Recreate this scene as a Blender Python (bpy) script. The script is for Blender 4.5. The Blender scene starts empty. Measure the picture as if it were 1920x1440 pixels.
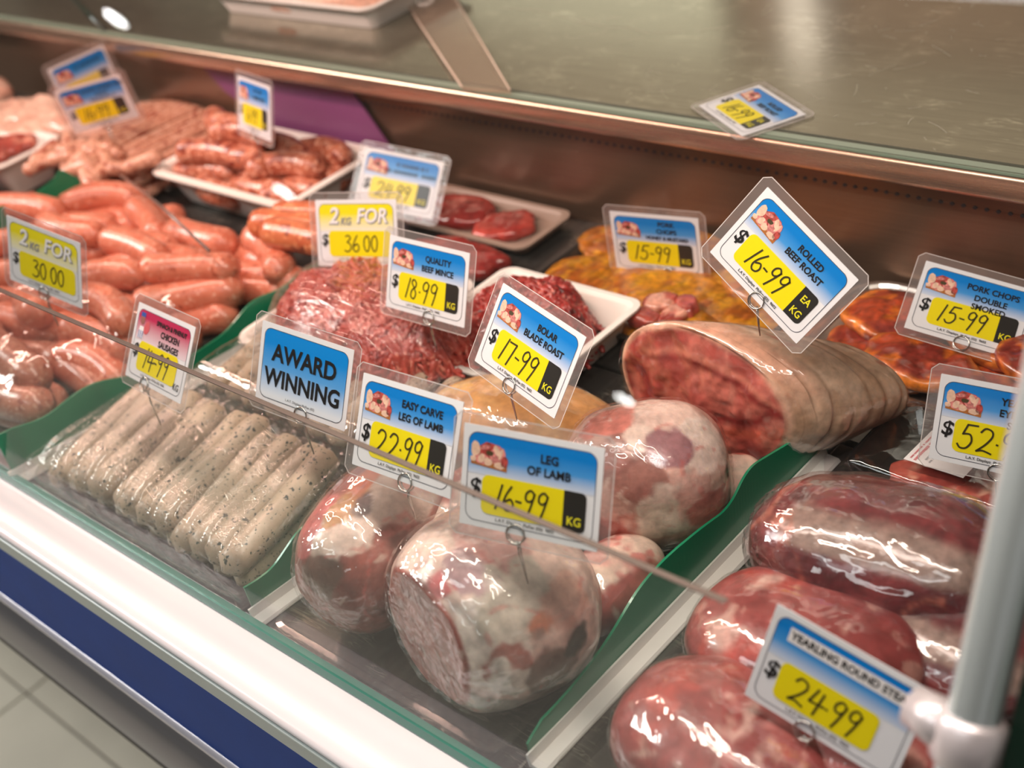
import bpy, bmesh, math, random
import numpy as np
from mathutils import Vector, Matrix, noise as mnoise

random.seed(7)
scn = bpy.context.scene
COL = scn.collection

# ------------------------------------------------------------------ camera
CX = Vector((0.72232685, 0.66034687, -0.20539215))   # image right
CY = Vector((0.24934414, -0.52571304, -0.81329779))  # image down
CZ = Vector((-0.64503598, 0.5362535, -0.54439027))   # view direction
CAM = Vector((0, 0, 0.62))
cd = bpy.data.cameras.new('camera')
cam = bpy.data.objects.new('camera', cd)
COL.objects.link(cam)
ROWS = ((0.72232685, 0.24934414, -0.64503598), (0.66034687, -0.52571304, 0.5362535), (-0.20539215, -0.81329779, -0.54439027))
m3 = Matrix([(r[0], -r[1], -r[2]) for r in ROWS])
cam.matrix_world = Matrix.Translation(CAM) @ m3.to_4x4()
cd.sensor_width = 36.0
cd.lens = 36.0 * 2509.3226 / 1920
cd.clip_start = 0.01
cd.dof.use_dof = True
cd.dof.focus_distance = 0.90
cd.dof.aperture_fstop = 5.4
scn.camera = cam

# ------------------------------------------------------------------ world, lights, exposure
w = bpy.data.worlds.new('world'); scn.world = w; w.use_nodes = True
w.node_tree.nodes['Background'].inputs[0].default_value = (0.62, 0.58, 0.54, 1)
w.node_tree.nodes['Background'].inputs[1].default_value = 0.30

def area(name, loc, target, sx, sy, power, col):
    ld = bpy.data.lights.new(name, 'AREA'); ld.shape = 'RECTANGLE'; ld.size = sx; ld.size_y = sy
    ld.energy = power; ld.color = col
    o = bpy.data.objects.new(name, ld); COL.objects.link(o); o.location = loc
    d = (Vector(target) - Vector(loc)).normalized()
    zz = -d; xx = Vector((1, 0, 0)); xx = (xx - zz * xx.dot(zz)).normalized(); yy = zz.cross(xx)
    o.matrix_world = Matrix.Translation(Vector(loc)) @ Matrix((xx, yy, zz)).transposed().to_4x4()
    return o
# the case's own tubes: a warm pink one over the left half, a whiter one over the right half
area('case_tube_light', (-1.45, 0.50, 0.62), (-1.45, 0.60, 0), 1.1, 0.035, 6.6, (1.0, 0.60, 0.50))
area('case_tube_light', (-0.45, 0.42, 0.62), (-0.45, 0.45, 0), 0.8, 0.035, 4.8, (1.0, 0.86, 0.75))
# shop ceiling panels behind and over the customer, then two added fill lamps
area('overhead_area_light', (-0.6, -0.8, 1.72), (-0.5, 0.3, 0), 1.8, 0.4, 15.5, (0.97, 1.0, 1.0))
area('overhead_area_light', (-2.6, -0.6, 1.72), (-1.6, 0.3, 0), 1.2, 0.3, 7.0, (1.0, 0.95, 0.92))
area('added_staff_wall_light', (-2.3, 1.9, 1.66), (-2.3, 3.2, 0.9), 3.0, 0.3, 60.0, (1.0, 0.93, 0.84))  # added lamp, brightens the rear wall that the worktop mirrors
area('overhead_area_light', (-3.1, -0.40, 1.70), (-2.2, 0.1, -0.85), 1.4, 0.5, 75.0, (1.0, 0.98, 0.94))  # added lamp to brighten the floor tiles, kept out of the pane reflections

vs = scn.view_settings
scn.display_settings.display_device = 'sRGB'
vs.view_transform = 'Standard'; vs.look = 'None'; vs.exposure = 0.0; vs.gamma = 1.0; vs.use_curve_mapping = False
try:
    scn.cycles.use_denoising = True
    scn.cycles.transparent_max_bounces = 24
    scn.cycles.max_bounces = 8
    scn.cycles.caustics_reflective = False; scn.cycles.caustics_refractive = False
    scn.cycles.sample_clamp_indirect = 4
except Exception:
    pass

# ------------------------------------------------------------------ helpers
def G(px, py, z):
    d = Vector(ROWS[0]) , Vector(ROWS[1]), Vector(ROWS[2])
    v = Vector((px - 960.0, py - 720.0, 2509.3226))
    r = Vector((d[0].dot(v), d[1].dot(v), d[2].dot(v)))
    return CAM + r * ((z - CAM.z) / r.z)

def tag(o, label=None, cat=None, group=None, kind=None):
    if label: o['label'] = label
    if cat: o['category'] = cat
    if group: o['group'] = group
    if kind: o['kind'] = kind
    return o

def mesh_obj(name, verts, faces, mats=(), parent=None, smooth=True, fmats=None, cols=None):
    me = bpy.data.meshes.new(name)
    me.from_pydata([tuple(map(float, v)) for v in verts], [], [tuple(int(i) for i in f) for f in faces])
    for m in (mats if isinstance(mats, (list, tuple)) else [mats]): me.materials.append(m)
    if fmats is not None: me.polygons.foreach_set('material_index', fmats)
    if smooth: me.polygons.foreach_set('use_smooth', [True] * len(me.polygons))
    if cols is not None:
        a = me.color_attributes.new('albedo', 'FLOAT_COLOR', 'POINT')
        c4 = np.ones((len(verts), 4), np.float32); c4[:, :3] = cols
        a.data.foreach_set('color', c4.ravel())
    me.update()
    o = bpy.data.objects.new(name, me); COL.objects.link(o)
    if parent is not None: o.parent = parent
    return o

def empty(name, loc=(0, 0, 0), rot=None):
    o = bpy.data.objects.new(name, None); COL.objects.link(o)
    o.empty_display_size = 0.02
    if rot is not None: o.matrix_world = Matrix.Translation(Vector(loc)) @ rot.to_4x4()
    else: o.location = loc
    return o

def bm_obj(name, bm, mat, parent=None, smooth=False):
    me = bpy.data.meshes.new(name); bm.to_mesh(me); bm.free()
    for m in (mat if isinstance(mat, (list, tuple)) else [mat]): me.materials.append(m)
    if smooth: me.polygons.foreach_set('use_smooth', [True] * len(me.polygons))
    o = bpy.data.objects.new(name, me); COL.objects.link(o)
    if parent is not None: o.parent = parent
    return o

def box(name, lo, hi, mat, parent=None, bevel=0.0, seg=2):
    bm = bmesh.new()
    bmesh.ops.create_cube(bm, size=1)
    for v in bm.verts:
        v.co = Vector([(lo[i] + hi[i]) / 2 + v.co[i] * (hi[i] - lo[i]) for i in range(3)])
    if bevel > 0: bmesh.ops.bevel(bm, geom=bm.edges[:], offset=bevel, segments=seg, affect='EDGES', profile=0.5)
    return bm_obj(name, bm, mat, parent, smooth=False)

def extrude_x(name, prof, x0, x1, mat, parent=None, smooth=True, closed=False):
    n = len(prof)
    vs_ = [(x0, p[0], p[1]) for p in prof] + [(x1, p[0], p[1]) for p in prof]
    fs = [(i, i + 1, n + i + 1, n + i) for i in range(n - 1)]
    if closed:
        fs.append((n - 1, 0, n, 2 * n - 1)); fs.append(tuple(range(n))[::-1]); fs.append(tuple(range(n, 2 * n)))
    return mesh_obj(name, vs_, fs, mat, parent, smooth=smooth)

def tube(name, pts, r, mat, parent=None, seg=10, closed=False, smooth=True):
    v, f = tube_geo(pts, r, seg, closed)
    return mesh_obj(name, v, f, mat, parent, smooth)

def tube_geo(pts, r, seg=10, closed=False, flat=1.0):
    P = [Vector(p) for p in pts]; n = len(P)
    rr = r if hasattr(r, '__len__') else [r] * n
    vs_ = []; fs = []
    ref = None
    for i in range(n):
        a = P[(i - 1) % n] if (closed or i > 0) else P[i]
        b = P[(i + 1) % n] if (closed or i < n - 1) else P[i]
        t = (b - a)
        t = t.normalized() if t.length > 1e-9 else Vector((0, 0, 1))
        if ref is None: ref = Vector((0, 0, 1)) if abs(t.z) < 0.9 else Vector((1, 0, 0))
        u = (ref - t * ref.dot(t)).normalized(); ref = u; wv = t.cross(u)
        for k in range(seg):
            ang = 2 * math.pi * k / seg
            vs_.append(P[i] + u * (math.cos(ang) * rr[i] * flat) + wv * (math.sin(ang) * rr[i]))
    m = n if closed else n - 1
    for i in range(m):
        j = (i + 1) % n
        for k in range(seg):
            k2 = (k + 1) % seg
            fs.append((i * seg + k, i * seg + k2, j * seg + k2, j * seg + k))
    if not closed:
        fs.append(tuple(range(seg))[::-1]); fs.append(tuple((n - 1) * seg + k for k in range(seg)))
    return vs_, fs

# vectorised value noise
def _hash(ix, iy, iz, seed):
    h = (ix * 374761393 + iy * 668265263 + iz * 1274126177 + seed * 1442695041) & 0xFFFFFFFF
    h = ((h ^ (h >> 13)) * 1274126177) & 0xFFFFFFFF
    h = (h ^ (h >> 16)) & 0xFFFFFFFF
    return h.astype(np.float64) / 4294967295.0
def vnoise(P, seed=0):
    P = np.asarray(P, float); i = np.floor(P).astype(np.int64); f = P - i; f = f * f * (3 - 2 * f)
    out = 0
    for dx in (0, 1):
        for dy in (0, 1):
            for dz in (0, 1):
                wgt = (f[:, 0] if dx else 1 - f[:, 0]) * (f[:, 1] if dy else 1 - f[:, 1]) * (f[:, 2] if dz else 1 - f[:, 2])
                out = out + wgt * _hash(i[:, 0] + dx, i[:, 1] + dy, i[:, 2] + dz, seed)
    return out
def fbm(P, seed=0, oct=4):
    P = np.asarray(P, float); s = 0; a = 0.5; t = 0
    for k in range(oct):
        s = s + a * vnoise(P * (2 ** k) + 17.3 * k, seed + k); t += a; a *= 0.5
    return s / t
def ridge(P, seed=0, oct=3):
    P = np.asarray(P, float); s = 0; a = 0.5; t = 0
    for k in range(oct):
        s = s + a * (1 - np.abs(2 * vnoise(P * (2 ** k) + 7.1 * k, seed + k) - 1)); t += a; a *= 0.5
    return s / t
def sstep(x, a, b):
    t = np.clip((x - a) / (b - a), 0, 1); return t * t * (3 - 2 * t)
def mixc(a, b, t):
    a = np.asarray(a, float); b = np.asarray(b, float); t = np.asarray(t)[:, None]
    return a * (1 - t) + b * t

# ------------------------------------------------------------------ materials
def new_mat(name):
    m = bpy.data.materials.new(name); m.use_nodes = True
    nt = m.node_tree; b = nt.nodes['Principled BSDF']
    return m, nt, b
def N(nt, t, **k):
    n = nt.nodes.new(t)
    for a, v in k.items(): setattr(n, a, v)
    return n
def setin(b, **k):
    for a, v in k.items(): b.inputs[a.replace('_', ' ')].default_value = v
def plain(name, col, rough=0.5, metal=0.0, spec=0.5, coat=0.0, bump=0.0, bscale=300.0, var=0.0, vscale=20.0):
    m, nt, b = new_mat(name)
    b.inputs['Base Color'].default_value = (*col, 1); b.inputs['Roughness'].default_value = rough
    b.inputs['Metallic'].default_value = metal; b.inputs['Specular IOR Level'].default_value = spec
    b.inputs['Coat Weight'].default_value = coat
    tc = N(nt, 'ShaderNodeTexCoord')
    if bump > 0:
        no = N(nt, 'ShaderNodeTexNoise'); no.inputs['Scale'].default_value = bscale; no.inputs['Detail'].default_value = 4
        bp = N(nt, 'ShaderNodeBump'); bp.inputs['Strength'].default_value = bump; bp.inputs['Distance'].default_value = 0.002
        nt.links.new(tc.outputs['Object'], no.inputs['Vector']); nt.links.new(no.outputs['Fac'], bp.inputs['Height']); nt.links.new(bp.outputs['Normal'], b.inputs['Normal'])
    if var > 0:
        no = N(nt, 'ShaderNodeTexNoise'); no.inputs['Scale'].default_value = vscale; no.inputs['Detail'].default_value = 5
        cr = N(nt, 'ShaderNodeValToRGB')
        cr.color_ramp.elements[0].position = 0.3; cr.color_ramp.elements[1].position = 0.7
        cr.color_ramp.elements[0].color = (*[c * (1 - var) for c in col], 1); cr.color_ramp.elements[1].color = (*[min(1, c * (1 + var)) for c in col], 1)
        nt.links.new(tc.outputs['Object'], no.inputs['Vector']); nt.links.new(no.outputs['Fac'], cr.inputs['Fac']); nt.links.new(cr.outputs['Color'], b.inputs['Base Color'])
    return m

def brushed(name, col, rough, stretch=(2, 200, 200), var=0.15, metal=1.0, scratch=0.0):
    m, nt, b = new_mat(name)
    b.inputs['Metallic'].default_value = metal
    tc = N(nt, 'ShaderNodeTexCoord'); mp = N(nt, 'ShaderNodeMapping'); mp.inputs['Scale'].default_value = stretch
    no = N(nt, 'ShaderNodeTexNoise'); no.inputs['Scale'].default_value = 4; no.inputs['Detail'].default_value = 6
    nt.links.new(tc.outputs['Object'], mp.inputs['Vector']); nt.links.new(mp.outputs['Vector'], no.inputs['Vector'])
    cr = N(nt, 'ShaderNodeValToRGB'); cr.color_ramp.elements[0].position = 0.25; cr.color_ramp.elements[1].position = 0.75
    cr.color_ramp.elements[0].color = (*[c * (1 - var) for c in col], 1); cr.color_ramp.elements[1].color = (*[c * (1 + var) for c in col], 1)
    nt.links.new(no.outputs['Fac'], cr.inputs['Fac'])
    mr = N(nt, 'ShaderNodeMapRange'); mr.inputs['To Min'].default_value = rough * 0.8; mr.inputs['To Max'].default_value = rough * 1.25
    nt.links.new(no.outputs['Fac'], mr.inputs['Value']); nt.links.new(mr.outputs['Result'], b.inputs['Roughness'])
    last = cr.outputs['Color']
    if scratch > 0:
        for k, (sc, rz) in enumerate(((9, 0.5), (14, -0.7), (11, 1.4))):
            mp2 = N(nt, 'ShaderNodeMapping'); mp2.inputs['Rotation'].default_value = (0, 0, rz); mp2.inputs['Scale'].default_value = (1.0, 9.0, 1)
            nt.links.new(tc.outputs['Object'], mp2.inputs['Vector'])
            vo = N(nt, 'ShaderNodeTexNoise'); vo.inputs['Scale'].default_value = sc; vo.inputs['Detail'].default_value = 3; vo.inputs['Distortion'].default_value = 0.6
            nt.links.new(mp2.outputs['Vector'], vo.inputs['Vector'])
            r2 = N(nt, 'ShaderNodeValToRGB'); e = r2.color_ramp.elements
            e[0].position = 0.487; e[0].color = (0, 0, 0, 1); e[1].position = 0.5; e[1].color = (1, 1, 1, 1); e2 = r2.color_ramp.elements.new(0.507); e2.color = (0, 0, 0, 1)
            nt.links.new(vo.outputs['Fac'], r2.inputs['Fac'])
            bn = N(nt, 'ShaderNodeTexNoise'); bn.inputs['Scale'].default_value = 26; nt.links.new(tc.outputs['Object'], bn.inputs['Vector'])
            r3 = N(nt, 'ShaderNodeValToRGB'); r3.color_ramp.elements[0].position = 0.50; r3.color_ramp.elements[1].position = 0.58
            nt.links.new(bn.outputs['Fac'], r3.inputs['Fac'])
            mu = N(nt, 'ShaderNodeMath', operation='MULTIPLY'); nt.links.new(r2.outputs['Color'], mu.inputs[0]); nt.links.new(r3.outputs['Color'], mu.inputs[1])
            mu2 = N(nt, 'ShaderNodeMath', operation='MULTIPLY'); nt.links.new(mu.outputs[0], mu2.inputs[0]); mu2.inputs[1].default_value = scratch
            mx = N(nt, 'ShaderNodeMixRGB'); mx.inputs['Color2'].default_value = (0.85, 0.8, 0.65, 1)
            nt.links.new(mu2.outputs[0], mx.inputs['Fac']); nt.links.new(last, mx.inputs['Color1']); last = mx.outputs['Color']
    nt.links.new(last, b.inputs['Base Color'])
    return m

def clear(name, tint=(1, 1, 1), base=0.04, edge=0.5, rough=0.03, bump=0.0, bscale=30.0, haze=0.0, streak=None, gcol=(1, 1, 1), hcol=(0.8, 0.8, 0.8)):
    """thin see-through sheet: straight transmission, mirror reflection that grows at grazing angles, a little haze"""
    m, nt, b = new_mat(name)
    nt.nodes.remove(b)
    out = nt.nodes['Material Output']
    tr = N(nt, 'ShaderNodeBsdfTransparent'); tr.inputs['Color'].default_value = (*tint, 1)
    gl = N(nt, 'ShaderNodeBsdfGlossy'); gl.inputs['Roughness'].default_value = rough; gl.inputs['Color'].default_value = (*gcol, 1)
    lw = N(nt, 'ShaderNodeLayerWeight'); lw.inputs['Blend'].default_value = 0.25
    mr = N(nt, 'ShaderNodeMapRange'); mr.inputs['To Min'].default_value = base; mr.inputs['To Max'].default_value = edge
    nt.links.new(lw.outputs['Facing'], mr.inputs['Value'])
    mx = N(nt, 'ShaderNodeMixShader'); nt.links.new(mr.outputs['Result'], mx.inputs['Fac'])
    base_sh = tr.outputs[0]
    if haze > 0:
        df = N(nt, 'ShaderNodeBsdfDiffuse'); df.inputs['Color'].default_value = (*hcol, 1)
        mh = N(nt, 'ShaderNodeMixShader'); mh.inputs['Fac'].default_value = haze
        nt.links.new(tr.outputs[0], mh.inputs[1]); nt.links.new(df.outputs[0], mh.inputs[2]); base_sh = mh.outputs[0]
    nt.links.new(base_sh, mx.inputs[1]); nt.links.new(gl.outputs[0], mx.inputs[2]); nt.links.new(mx.outputs[0], out.inputs['Surface'])
    if bump > 0:
        tc = N(nt, 'ShaderNodeTexCoord'); mp = N(nt, 'ShaderNodeMapping')
        if streak: mp.inputs['Scale'].default_value = streak
        no = N(nt, 'ShaderNodeTexNoise'); no.inputs['Scale'].default_value = bscale; no.inputs['Detail'].default_value = 3; no.inputs['Distortion'].default_value = 0.8
        bp = N(nt, 'ShaderNodeBump'); bp.inputs['Strength'].default_value = bump; bp.inputs['Distance'].default_value = 0.01
        nt.links.new(tc.outputs['Object'], mp.inputs['Vector']); nt.links.new(mp.outputs['Vector'], no.inputs['Vector']); nt.links.new(no.outputs['Fac'], bp.inputs['Height'])
        nt.links.new(bp.outputs['Normal'], gl.inputs['Normal']); nt.links.new(bp.outputs['Normal'], lw.inputs['Normal'])
    return m

def speckled(name, c1, c2, scale, fleck=None, fscale=300, fth=0.62, rough=0.3, sss=0.15, coat=0.3, bump=0.15, bscale=250):
    m, nt, b = new_mat(name)
    tc = N(nt, 'ShaderNodeTexCoord'); oi = N(nt, 'ShaderNodeObjectInfo')
    va = N(nt, 'ShaderNodeVectorMath', operation='ADD'); nt.links.new(tc.outputs['Object'], va.inputs[0]); nt.links.new(oi.outputs['Random'], va.inputs[1])
    no = N(nt, 'ShaderNodeTexNoise'); no.inputs['Scale'].default_value = scale; no.inputs['Detail'].default_value = 6; no.inputs['Roughness'].default_value = 0.65
    nt.links.new(va.outputs[0], no.inputs['Vector'])
    cr = N(nt, 'ShaderNodeValToRGB'); cr.color_ramp.elements[0].position = 0.32; cr.color_ramp.elements[1].position = 0.68
    cr.color_ramp.elements[0].color = (*c1, 1); cr.color_ramp.elements[1].color = (*c2, 1)
    nt.links.new(no.outputs['Fac'], cr.inputs['Fac']); last = cr.outputs['Color']
    if fleck:
        for k, (fs_, th) in enumerate(((fscale, fth), (fscale * 0.45, fth + 0.02))):
            f1 = N(nt, 'ShaderNodeTexNoise'); f1.inputs['Scale'].default_value = fs_; f1.inputs['Detail'].default_value = 1
            nt.links.new(va.outputs[0], f1.inputs['Vector'])
            r = N(nt, 'ShaderNodeValToRGB'); r.color_ramp.elements[0].position = th; r.color_ramp.elements[1].position = th + 0.05
            nt.links.new(f1.outputs['Fac'], r.inputs['Fac'])
            mx = N(nt, 'ShaderNodeMixRGB'); nt.links.new(r.outputs['Color'], mx.inputs['Fac']); nt.links.new(last, mx.inputs['Color1']); mx.inputs['Color2'].default_value = (*fleck[k % len(fleck)], 1)
            last = mx.outputs['Color']
    nt.links.new(last, b.inputs['Base Color'])
    b.inputs['Roughness'].default_value = rough; b.inputs['Subsurface Weight'].default_value = sss
    b.inputs['Subsurface Radius'].default_value = (1, 0.35, 0.2); b.inputs['Subsurface Scale'].default_value = 0.006
    b.inputs['Coat Weight'].default_value = coat; b.inputs['Coat Roughness'].default_value = 0.15
    n2 = N(nt, 'ShaderNodeTexNoise'); n2.inputs['Scale'].default_value = bscale; nt.links.new(va.outputs[0], n2.inputs['Vector'])
    bp = N(nt, 'ShaderNodeBump'); bp.inputs['Strength'].default_value = bump; bp.inputs['Distance'].default_value = 0.002
    nt.links.new(n2.outputs['Fac'], bp.inputs['Height']); nt.links.new(bp.outputs['Normal'], b.inputs['Normal'])
    return m

def albedo_mat(name, rough=0.35, sss=0.12, coat=0.25, nscale=120, namt=0.25, bump=0.25, bscale=90):
    m, nt, b = new_mat(name)
    at = N(nt, 'ShaderNodeAttribute'); at.attribute_name = 'albedo'
    tc = N(nt, 'ShaderNodeTexCoord'); no = N(nt, 'ShaderNodeTexNoise'); no.inputs['Scale'].default_value = nscale; no.inputs['Detail'].default_value = 5
    nt.links.new(tc.outputs['Object'], no.inputs['Vector'])
    mr = N(nt, 'ShaderNodeMapRange'); mr.inputs['From Min'].default_value = 0.3; mr.inputs['From Max'].default_value = 0.7; mr.inputs['To Min'].default_value = 1 - namt; mr.inputs['To Max'].default_value = 1 + namt
    nt.links.new(no.outputs['Fac'], mr.inputs['Value'])
    mu = N(nt, 'ShaderNodeVectorMath', operation='SCALE'); nt.links.new(at.outputs['Color'], mu.inputs[0]); nt.links.new(mr.outputs['Result'], mu.inputs['Scale'])
    nt.links.new(mu.outputs[0], b.inputs['Base Color'])
    b.inputs['Roughness'].default_value = rough; b.inputs['Subsurface Weight'].default_value = sss
    b.inputs['Subsurface Radius'].default_value = (1, 0.35, 0.2); b.inputs['Subsurface Scale'].default_value = 0.005
    b.inputs['Coat Weight'].default_value = coat; b.inputs['Coat Roughness'].default_value = 0.12
    n2 = N(nt, 'ShaderNodeTexNoise'); n2.inputs['Scale'].default_value = bscale; n2.inputs['Detail'].default_value = 4; nt.links.new(tc.outputs['Object'], n2.inputs['Vector'])
    bp = N(nt, 'ShaderNodeBump'); bp.inputs['Strength'].default_value = bump; bp.inputs['Distance'].default_value = 0.003
    nt.links.new(n2.outputs['Fac'], bp.inputs['Height']); nt.links.new(bp.outputs['Normal'], b.inputs['Normal'])
    return m

M = {}
M['white'] = plain('white_enamel', (0.76, 0.73, 0.755), 0.22, coat=0.3, var=0.02, vscale=6)
M['seam'] = plain('grey_seam', (0.22, 0.23, 0.26), 0.5)
M['greygreen'] = plain('grey_green_plastic', (0.46, 0.52, 0.50), 0.35, var=0.03, vscale=8)
M['blue'] = plain('blue_panel', (0.0, 0.052, 0.32), 0.5, spec=0.10, coat=0.0, var=0.05, vscale=30)
M['pearl'] = plain('pearl_trim', (0.60, 0.58, 0.64), 0.25, metal=0.3)
M['bumper'] = brushed('bumper_alloy', (0.26, 0.26, 0.29), 0.42, (0.4, 60, 60), 0.1, metal=0.8)
M['darkgap'] = plain('dark_rubber', (0.035, 0.035, 0.04), 0.6)
M['tile'] = plain('beige_tile', (0.62, 0.58, 0.48), 0.35, var=0.07, vscale=5)
M['grout'] = plain('grout', (0.17, 0.15, 0.13), 0.9)
M['wall'] = plain('brown_wall', (0.20, 0.13, 0.09), 0.8, var=0.1, vscale=2)
M['pale_wall'] = plain('pale_wall', (0.62, 0.60, 0.55), 0.8)
M['deck'] = brushed('dark_deck_steel', (0.085, 0.082, 0.078), 0.30, (60, 2, 60), 0.3, metal=0.7, scratch=0.3)
M['back_steel'] = brushed('brown_back_steel', (0.21, 0.125, 0.082), 0.30, (2, 90, 160), 0.10, metal=0.75)
M['lip_steel'] = brushed('lip_steel', (0.52, 0.34, 0.25), 0.26, (2, 160, 160), 0.10, metal=0.85)
M['worktop'] = brushed('scratched_worktop_steel', (0.46, 0.42, 0.33), 0.15, (2.5, 130, 60), 0.13, metal=0.85, scratch=0.9)
M['chrome'] = plain('chrome', (0.74, 0.82, 0.84), 0.22, metal=0.65, coat=0.5)
M['satin'] = plain('satin_clamp', (0.75, 0.68, 0.70), 0.35, metal=0.5)
M['wire'] = plain('wire_steel', (0.62, 0.60, 0.57), 0.18, metal=1.0)
M['glass_edge'] = plain('green_glass_edge', (0.045, 0.20, 0.155), 0.2, coat=0.3)
M['glass_edge_brown'] = plain('brown_glass_edge', (0.16, 0.12, 0.105), 0.2, coat=0.5)
M['glass_edge_dark'] = plain('dark_green_glass_edge', (0.006, 0.022, 0.014), 0.15, coat=0.5)
M['glass'] = clear('case_glass', (0.98, 0.99, 0.98), 0.028, 0.16, 0.004, haze=0.002, hcol=(0.9, 0.88, 0.88))
M['glass_low'] = clear('front_glass', (0.95, 0.98, 0.97), 0.03, 0.25, 0.008, haze=0.045, hcol=(0.85, 0.84, 0.82))
M['acrylic'] = clear('acrylic', (0.97, 0.9, 0.84), 0.06, 0.4, 0.1, haze=0.22, hcol=(0.75, 0.55, 0.42))
M['acrylic_edge'] = plain('acrylic_edge', (0.8, 0.62, 0.5), 0.2)
M['sleeve'] = clear('laminate_sleeve', (0.93, 0.92, 0.92), 0.05, 0.6, 0.10, bump=0.08, bscale=60, haze=0.16, hcol=(0.78, 0.68, 0.66))
M['sleeve_edge'] = plain('laminate_edge', (0.62, 0.55, 0.53), 0.3)
M['film'] = clear('cling_film', (0.99, 0.985, 0.98), 0.035, 0.45, 0.07, bump=0.45, bscale=24)
M['film_streak'] = clear('stretched_cling_film', (0.99, 0.985, 0.98), 0.035, 0.35, 0.06, bump=0.35, bscale=30, streak=(1.0, 7, 3), haze=0.012, hcol=(0.8, 0.78, 0.72))
M['film_tight'] = clear('tight_film', (0.99, 0.98, 0.975), 0.045, 0.30, 0.06, bump=0.35, bscale=22)
M['bag'] = clear('loose_bag', (0.95, 0.92, 0.93), 0.05, 0.42, 0.08, bump=0.5, bscale=20, haze=0.02, hcol=(0.75, 0.66, 0.7))
M['foam'] = plain('white_foam', (0.86, 0.80, 0.74), 0.55, spec=0.3, bump=0.1, bscale=500)
M['black_tray'] = plain('black_tray_plastic', (0.012, 0.012, 0.013), 0.18, coat=0.4)
M['clear_tray'] = clear('clear_tray_plastic', (0.93, 0.93, 0.91), 0.05, 0.28, 0.08, haze=0.03, hcol=(0.5, 0.45, 0.42))
M['steel_tray'] = plain('steel_tray', (0.62, 0.58, 0.55), 0.25, metal=0.9)
M['green'] = plain('green_divider_plastic', (0.0, 0.205, 0.095), 0.30, coat=0.25, var=0.06, vscale=12)
M['rail'] = plain('white_rail_plastic', (0.80, 0.77, 0.73), 0.35)
M['card'] = plain('card_white', (0.80, 0.79, 0.82), 0.28, coat=0.3)
M['yellow'] = plain('price_yellow', (0.85, 0.70, 0.005), 0.3, coat=0.3)
M['ink'] = plain('black_ink', (0.012, 0.011, 0.012), 0.35)
M['marker'] = plain('marker_ink', (0.045, 0.035, 0.01), 0.35)
M['outline'] = plain('thin_outline_ink', (0.03, 0.03, 0.06), 0.4)
M['unit'] = plain('unit_black', (0.022, 0.020, 0.018), 0.3, coat=0.3)
M['unit_y'] = plain('unit_yellow', (0.8, 0.72, 0.02), 0.35)
M['grey_ink'] = plain('grey_ink', (0.25, 0.25, 0.28), 0.5)
M['white_ink'] = plain('white_ink', (0.85, 0.82, 0.82), 0.4)
M['pic_board'] = plain('picture_board', (0.42, 0.14, 0.03), 0.4, var=0.2, vscale=300)
M['pic_red'] = plain('picture_red_meat', (0.42, 0.06, 0.05), 0.4, var=0.5, vscale=400)
M['pic_pink'] = plain('picture_pink_meat', (0.66, 0.22, 0.20), 0.4, var=0.5, vscale=500)
M['pic_cream'] = plain('picture_cream', (0.80, 0.52, 0.38), 0.4, var=0.2, vscale=300)
M['pic_dark'] = plain('picture_dark', (0.07, 0.05, 0.02), 0.4)
M['pic_skin'] = plain('picture_skin', (0.30, 0.11, 0.09), 0.4)
M['pic_blue'] = plain('picture_blue', (0.03, 0.08, 0.35), 0.4)
M['label_white'] = plain('label_paper', (0.80, 0.76, 0.76), 0.4)
M['label_red'] = plain('label_red', (0.62, 0.10, 0.12), 0.4)
M['label_grey'] = plain('label_grey', (0.35, 0.35, 0.36), 0.5)
M['scratch'] = plain('scratch_mark', (0.78, 0.74, 0.60), 0.4)
M['purple'] = plain('purple_reflection_tint', (0.20, 0.055, 0.16), 0.45, var=0.15, vscale=8)  # tone of a purple reflection put into a solid colour

M['work_edge'] = plain('pale_green_glass_edge', (0.20, 0.27, 0.20), 0.25, coat=0.3)
M['work_edge_dark'] = plain('dark_glass_track', (0.07, 0.075, 0.055), 0.3)
M['pale_reflected'] = plain('pale_reflected_panel', (0.50, 0.52, 0.44), 0.6)  # only for an added unseen panel mirrored in the worktop
M['greybrown'] = plain('grey_brown_panel', (0.19, 0.165, 0.125), 0.7)
def lamp_mat(name, col, st):
    m, nt, b = new_mat(name); b.inputs['Emission Color'].default_value = (*col, 1); b.inputs['Emission Strength'].default_value = st
    b.inputs['Base Color'].default_value = (0.8, 0.8, 0.8, 1); return m
M['downlight'] = lamp_mat('downlight_glow', (1, 1, 0.97), 60)
M['neon'] = lamp_mat('pink_tube_glow', (1, 0.35, 0.5), 14)

def grad_mat(name, top, bot, y0, y1, mid=None):
    m, nt, b = new_mat(name)
    tc = N(nt, 'ShaderNodeTexCoord'); sx = N(nt, 'ShaderNodeSeparateXYZ'); nt.links.new(tc.outputs['Object'], sx.inputs[0])
    mr = N(nt, 'ShaderNodeMapRange'); mr.inputs['From Min'].default_value = y0; mr.inputs['From Max'].default_value = y1
    nt.links.new(sx.outputs['Y'], mr.inputs['Value'])
    cr = N(nt, 'ShaderNodeValToRGB'); cr.color_ramp.elements[0].color = (*bot, 1); cr.color_ramp.elements[1].color = (*top, 1); cr.color_ramp.elements[1].position = 0.85
    if mid: q = cr.color_ramp.elements.new(0.48); q.color = (*mid, 1)
    nt.links.new(mr.outputs['Result'], cr.inputs['Fac']); nt.links.new(cr.outputs['Color'], b.inputs['Base Color'])
    b.inputs['Roughness'].default_value = 0.28; b.inputs['Coat Weight'].default_value = 0.3
    return m

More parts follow.
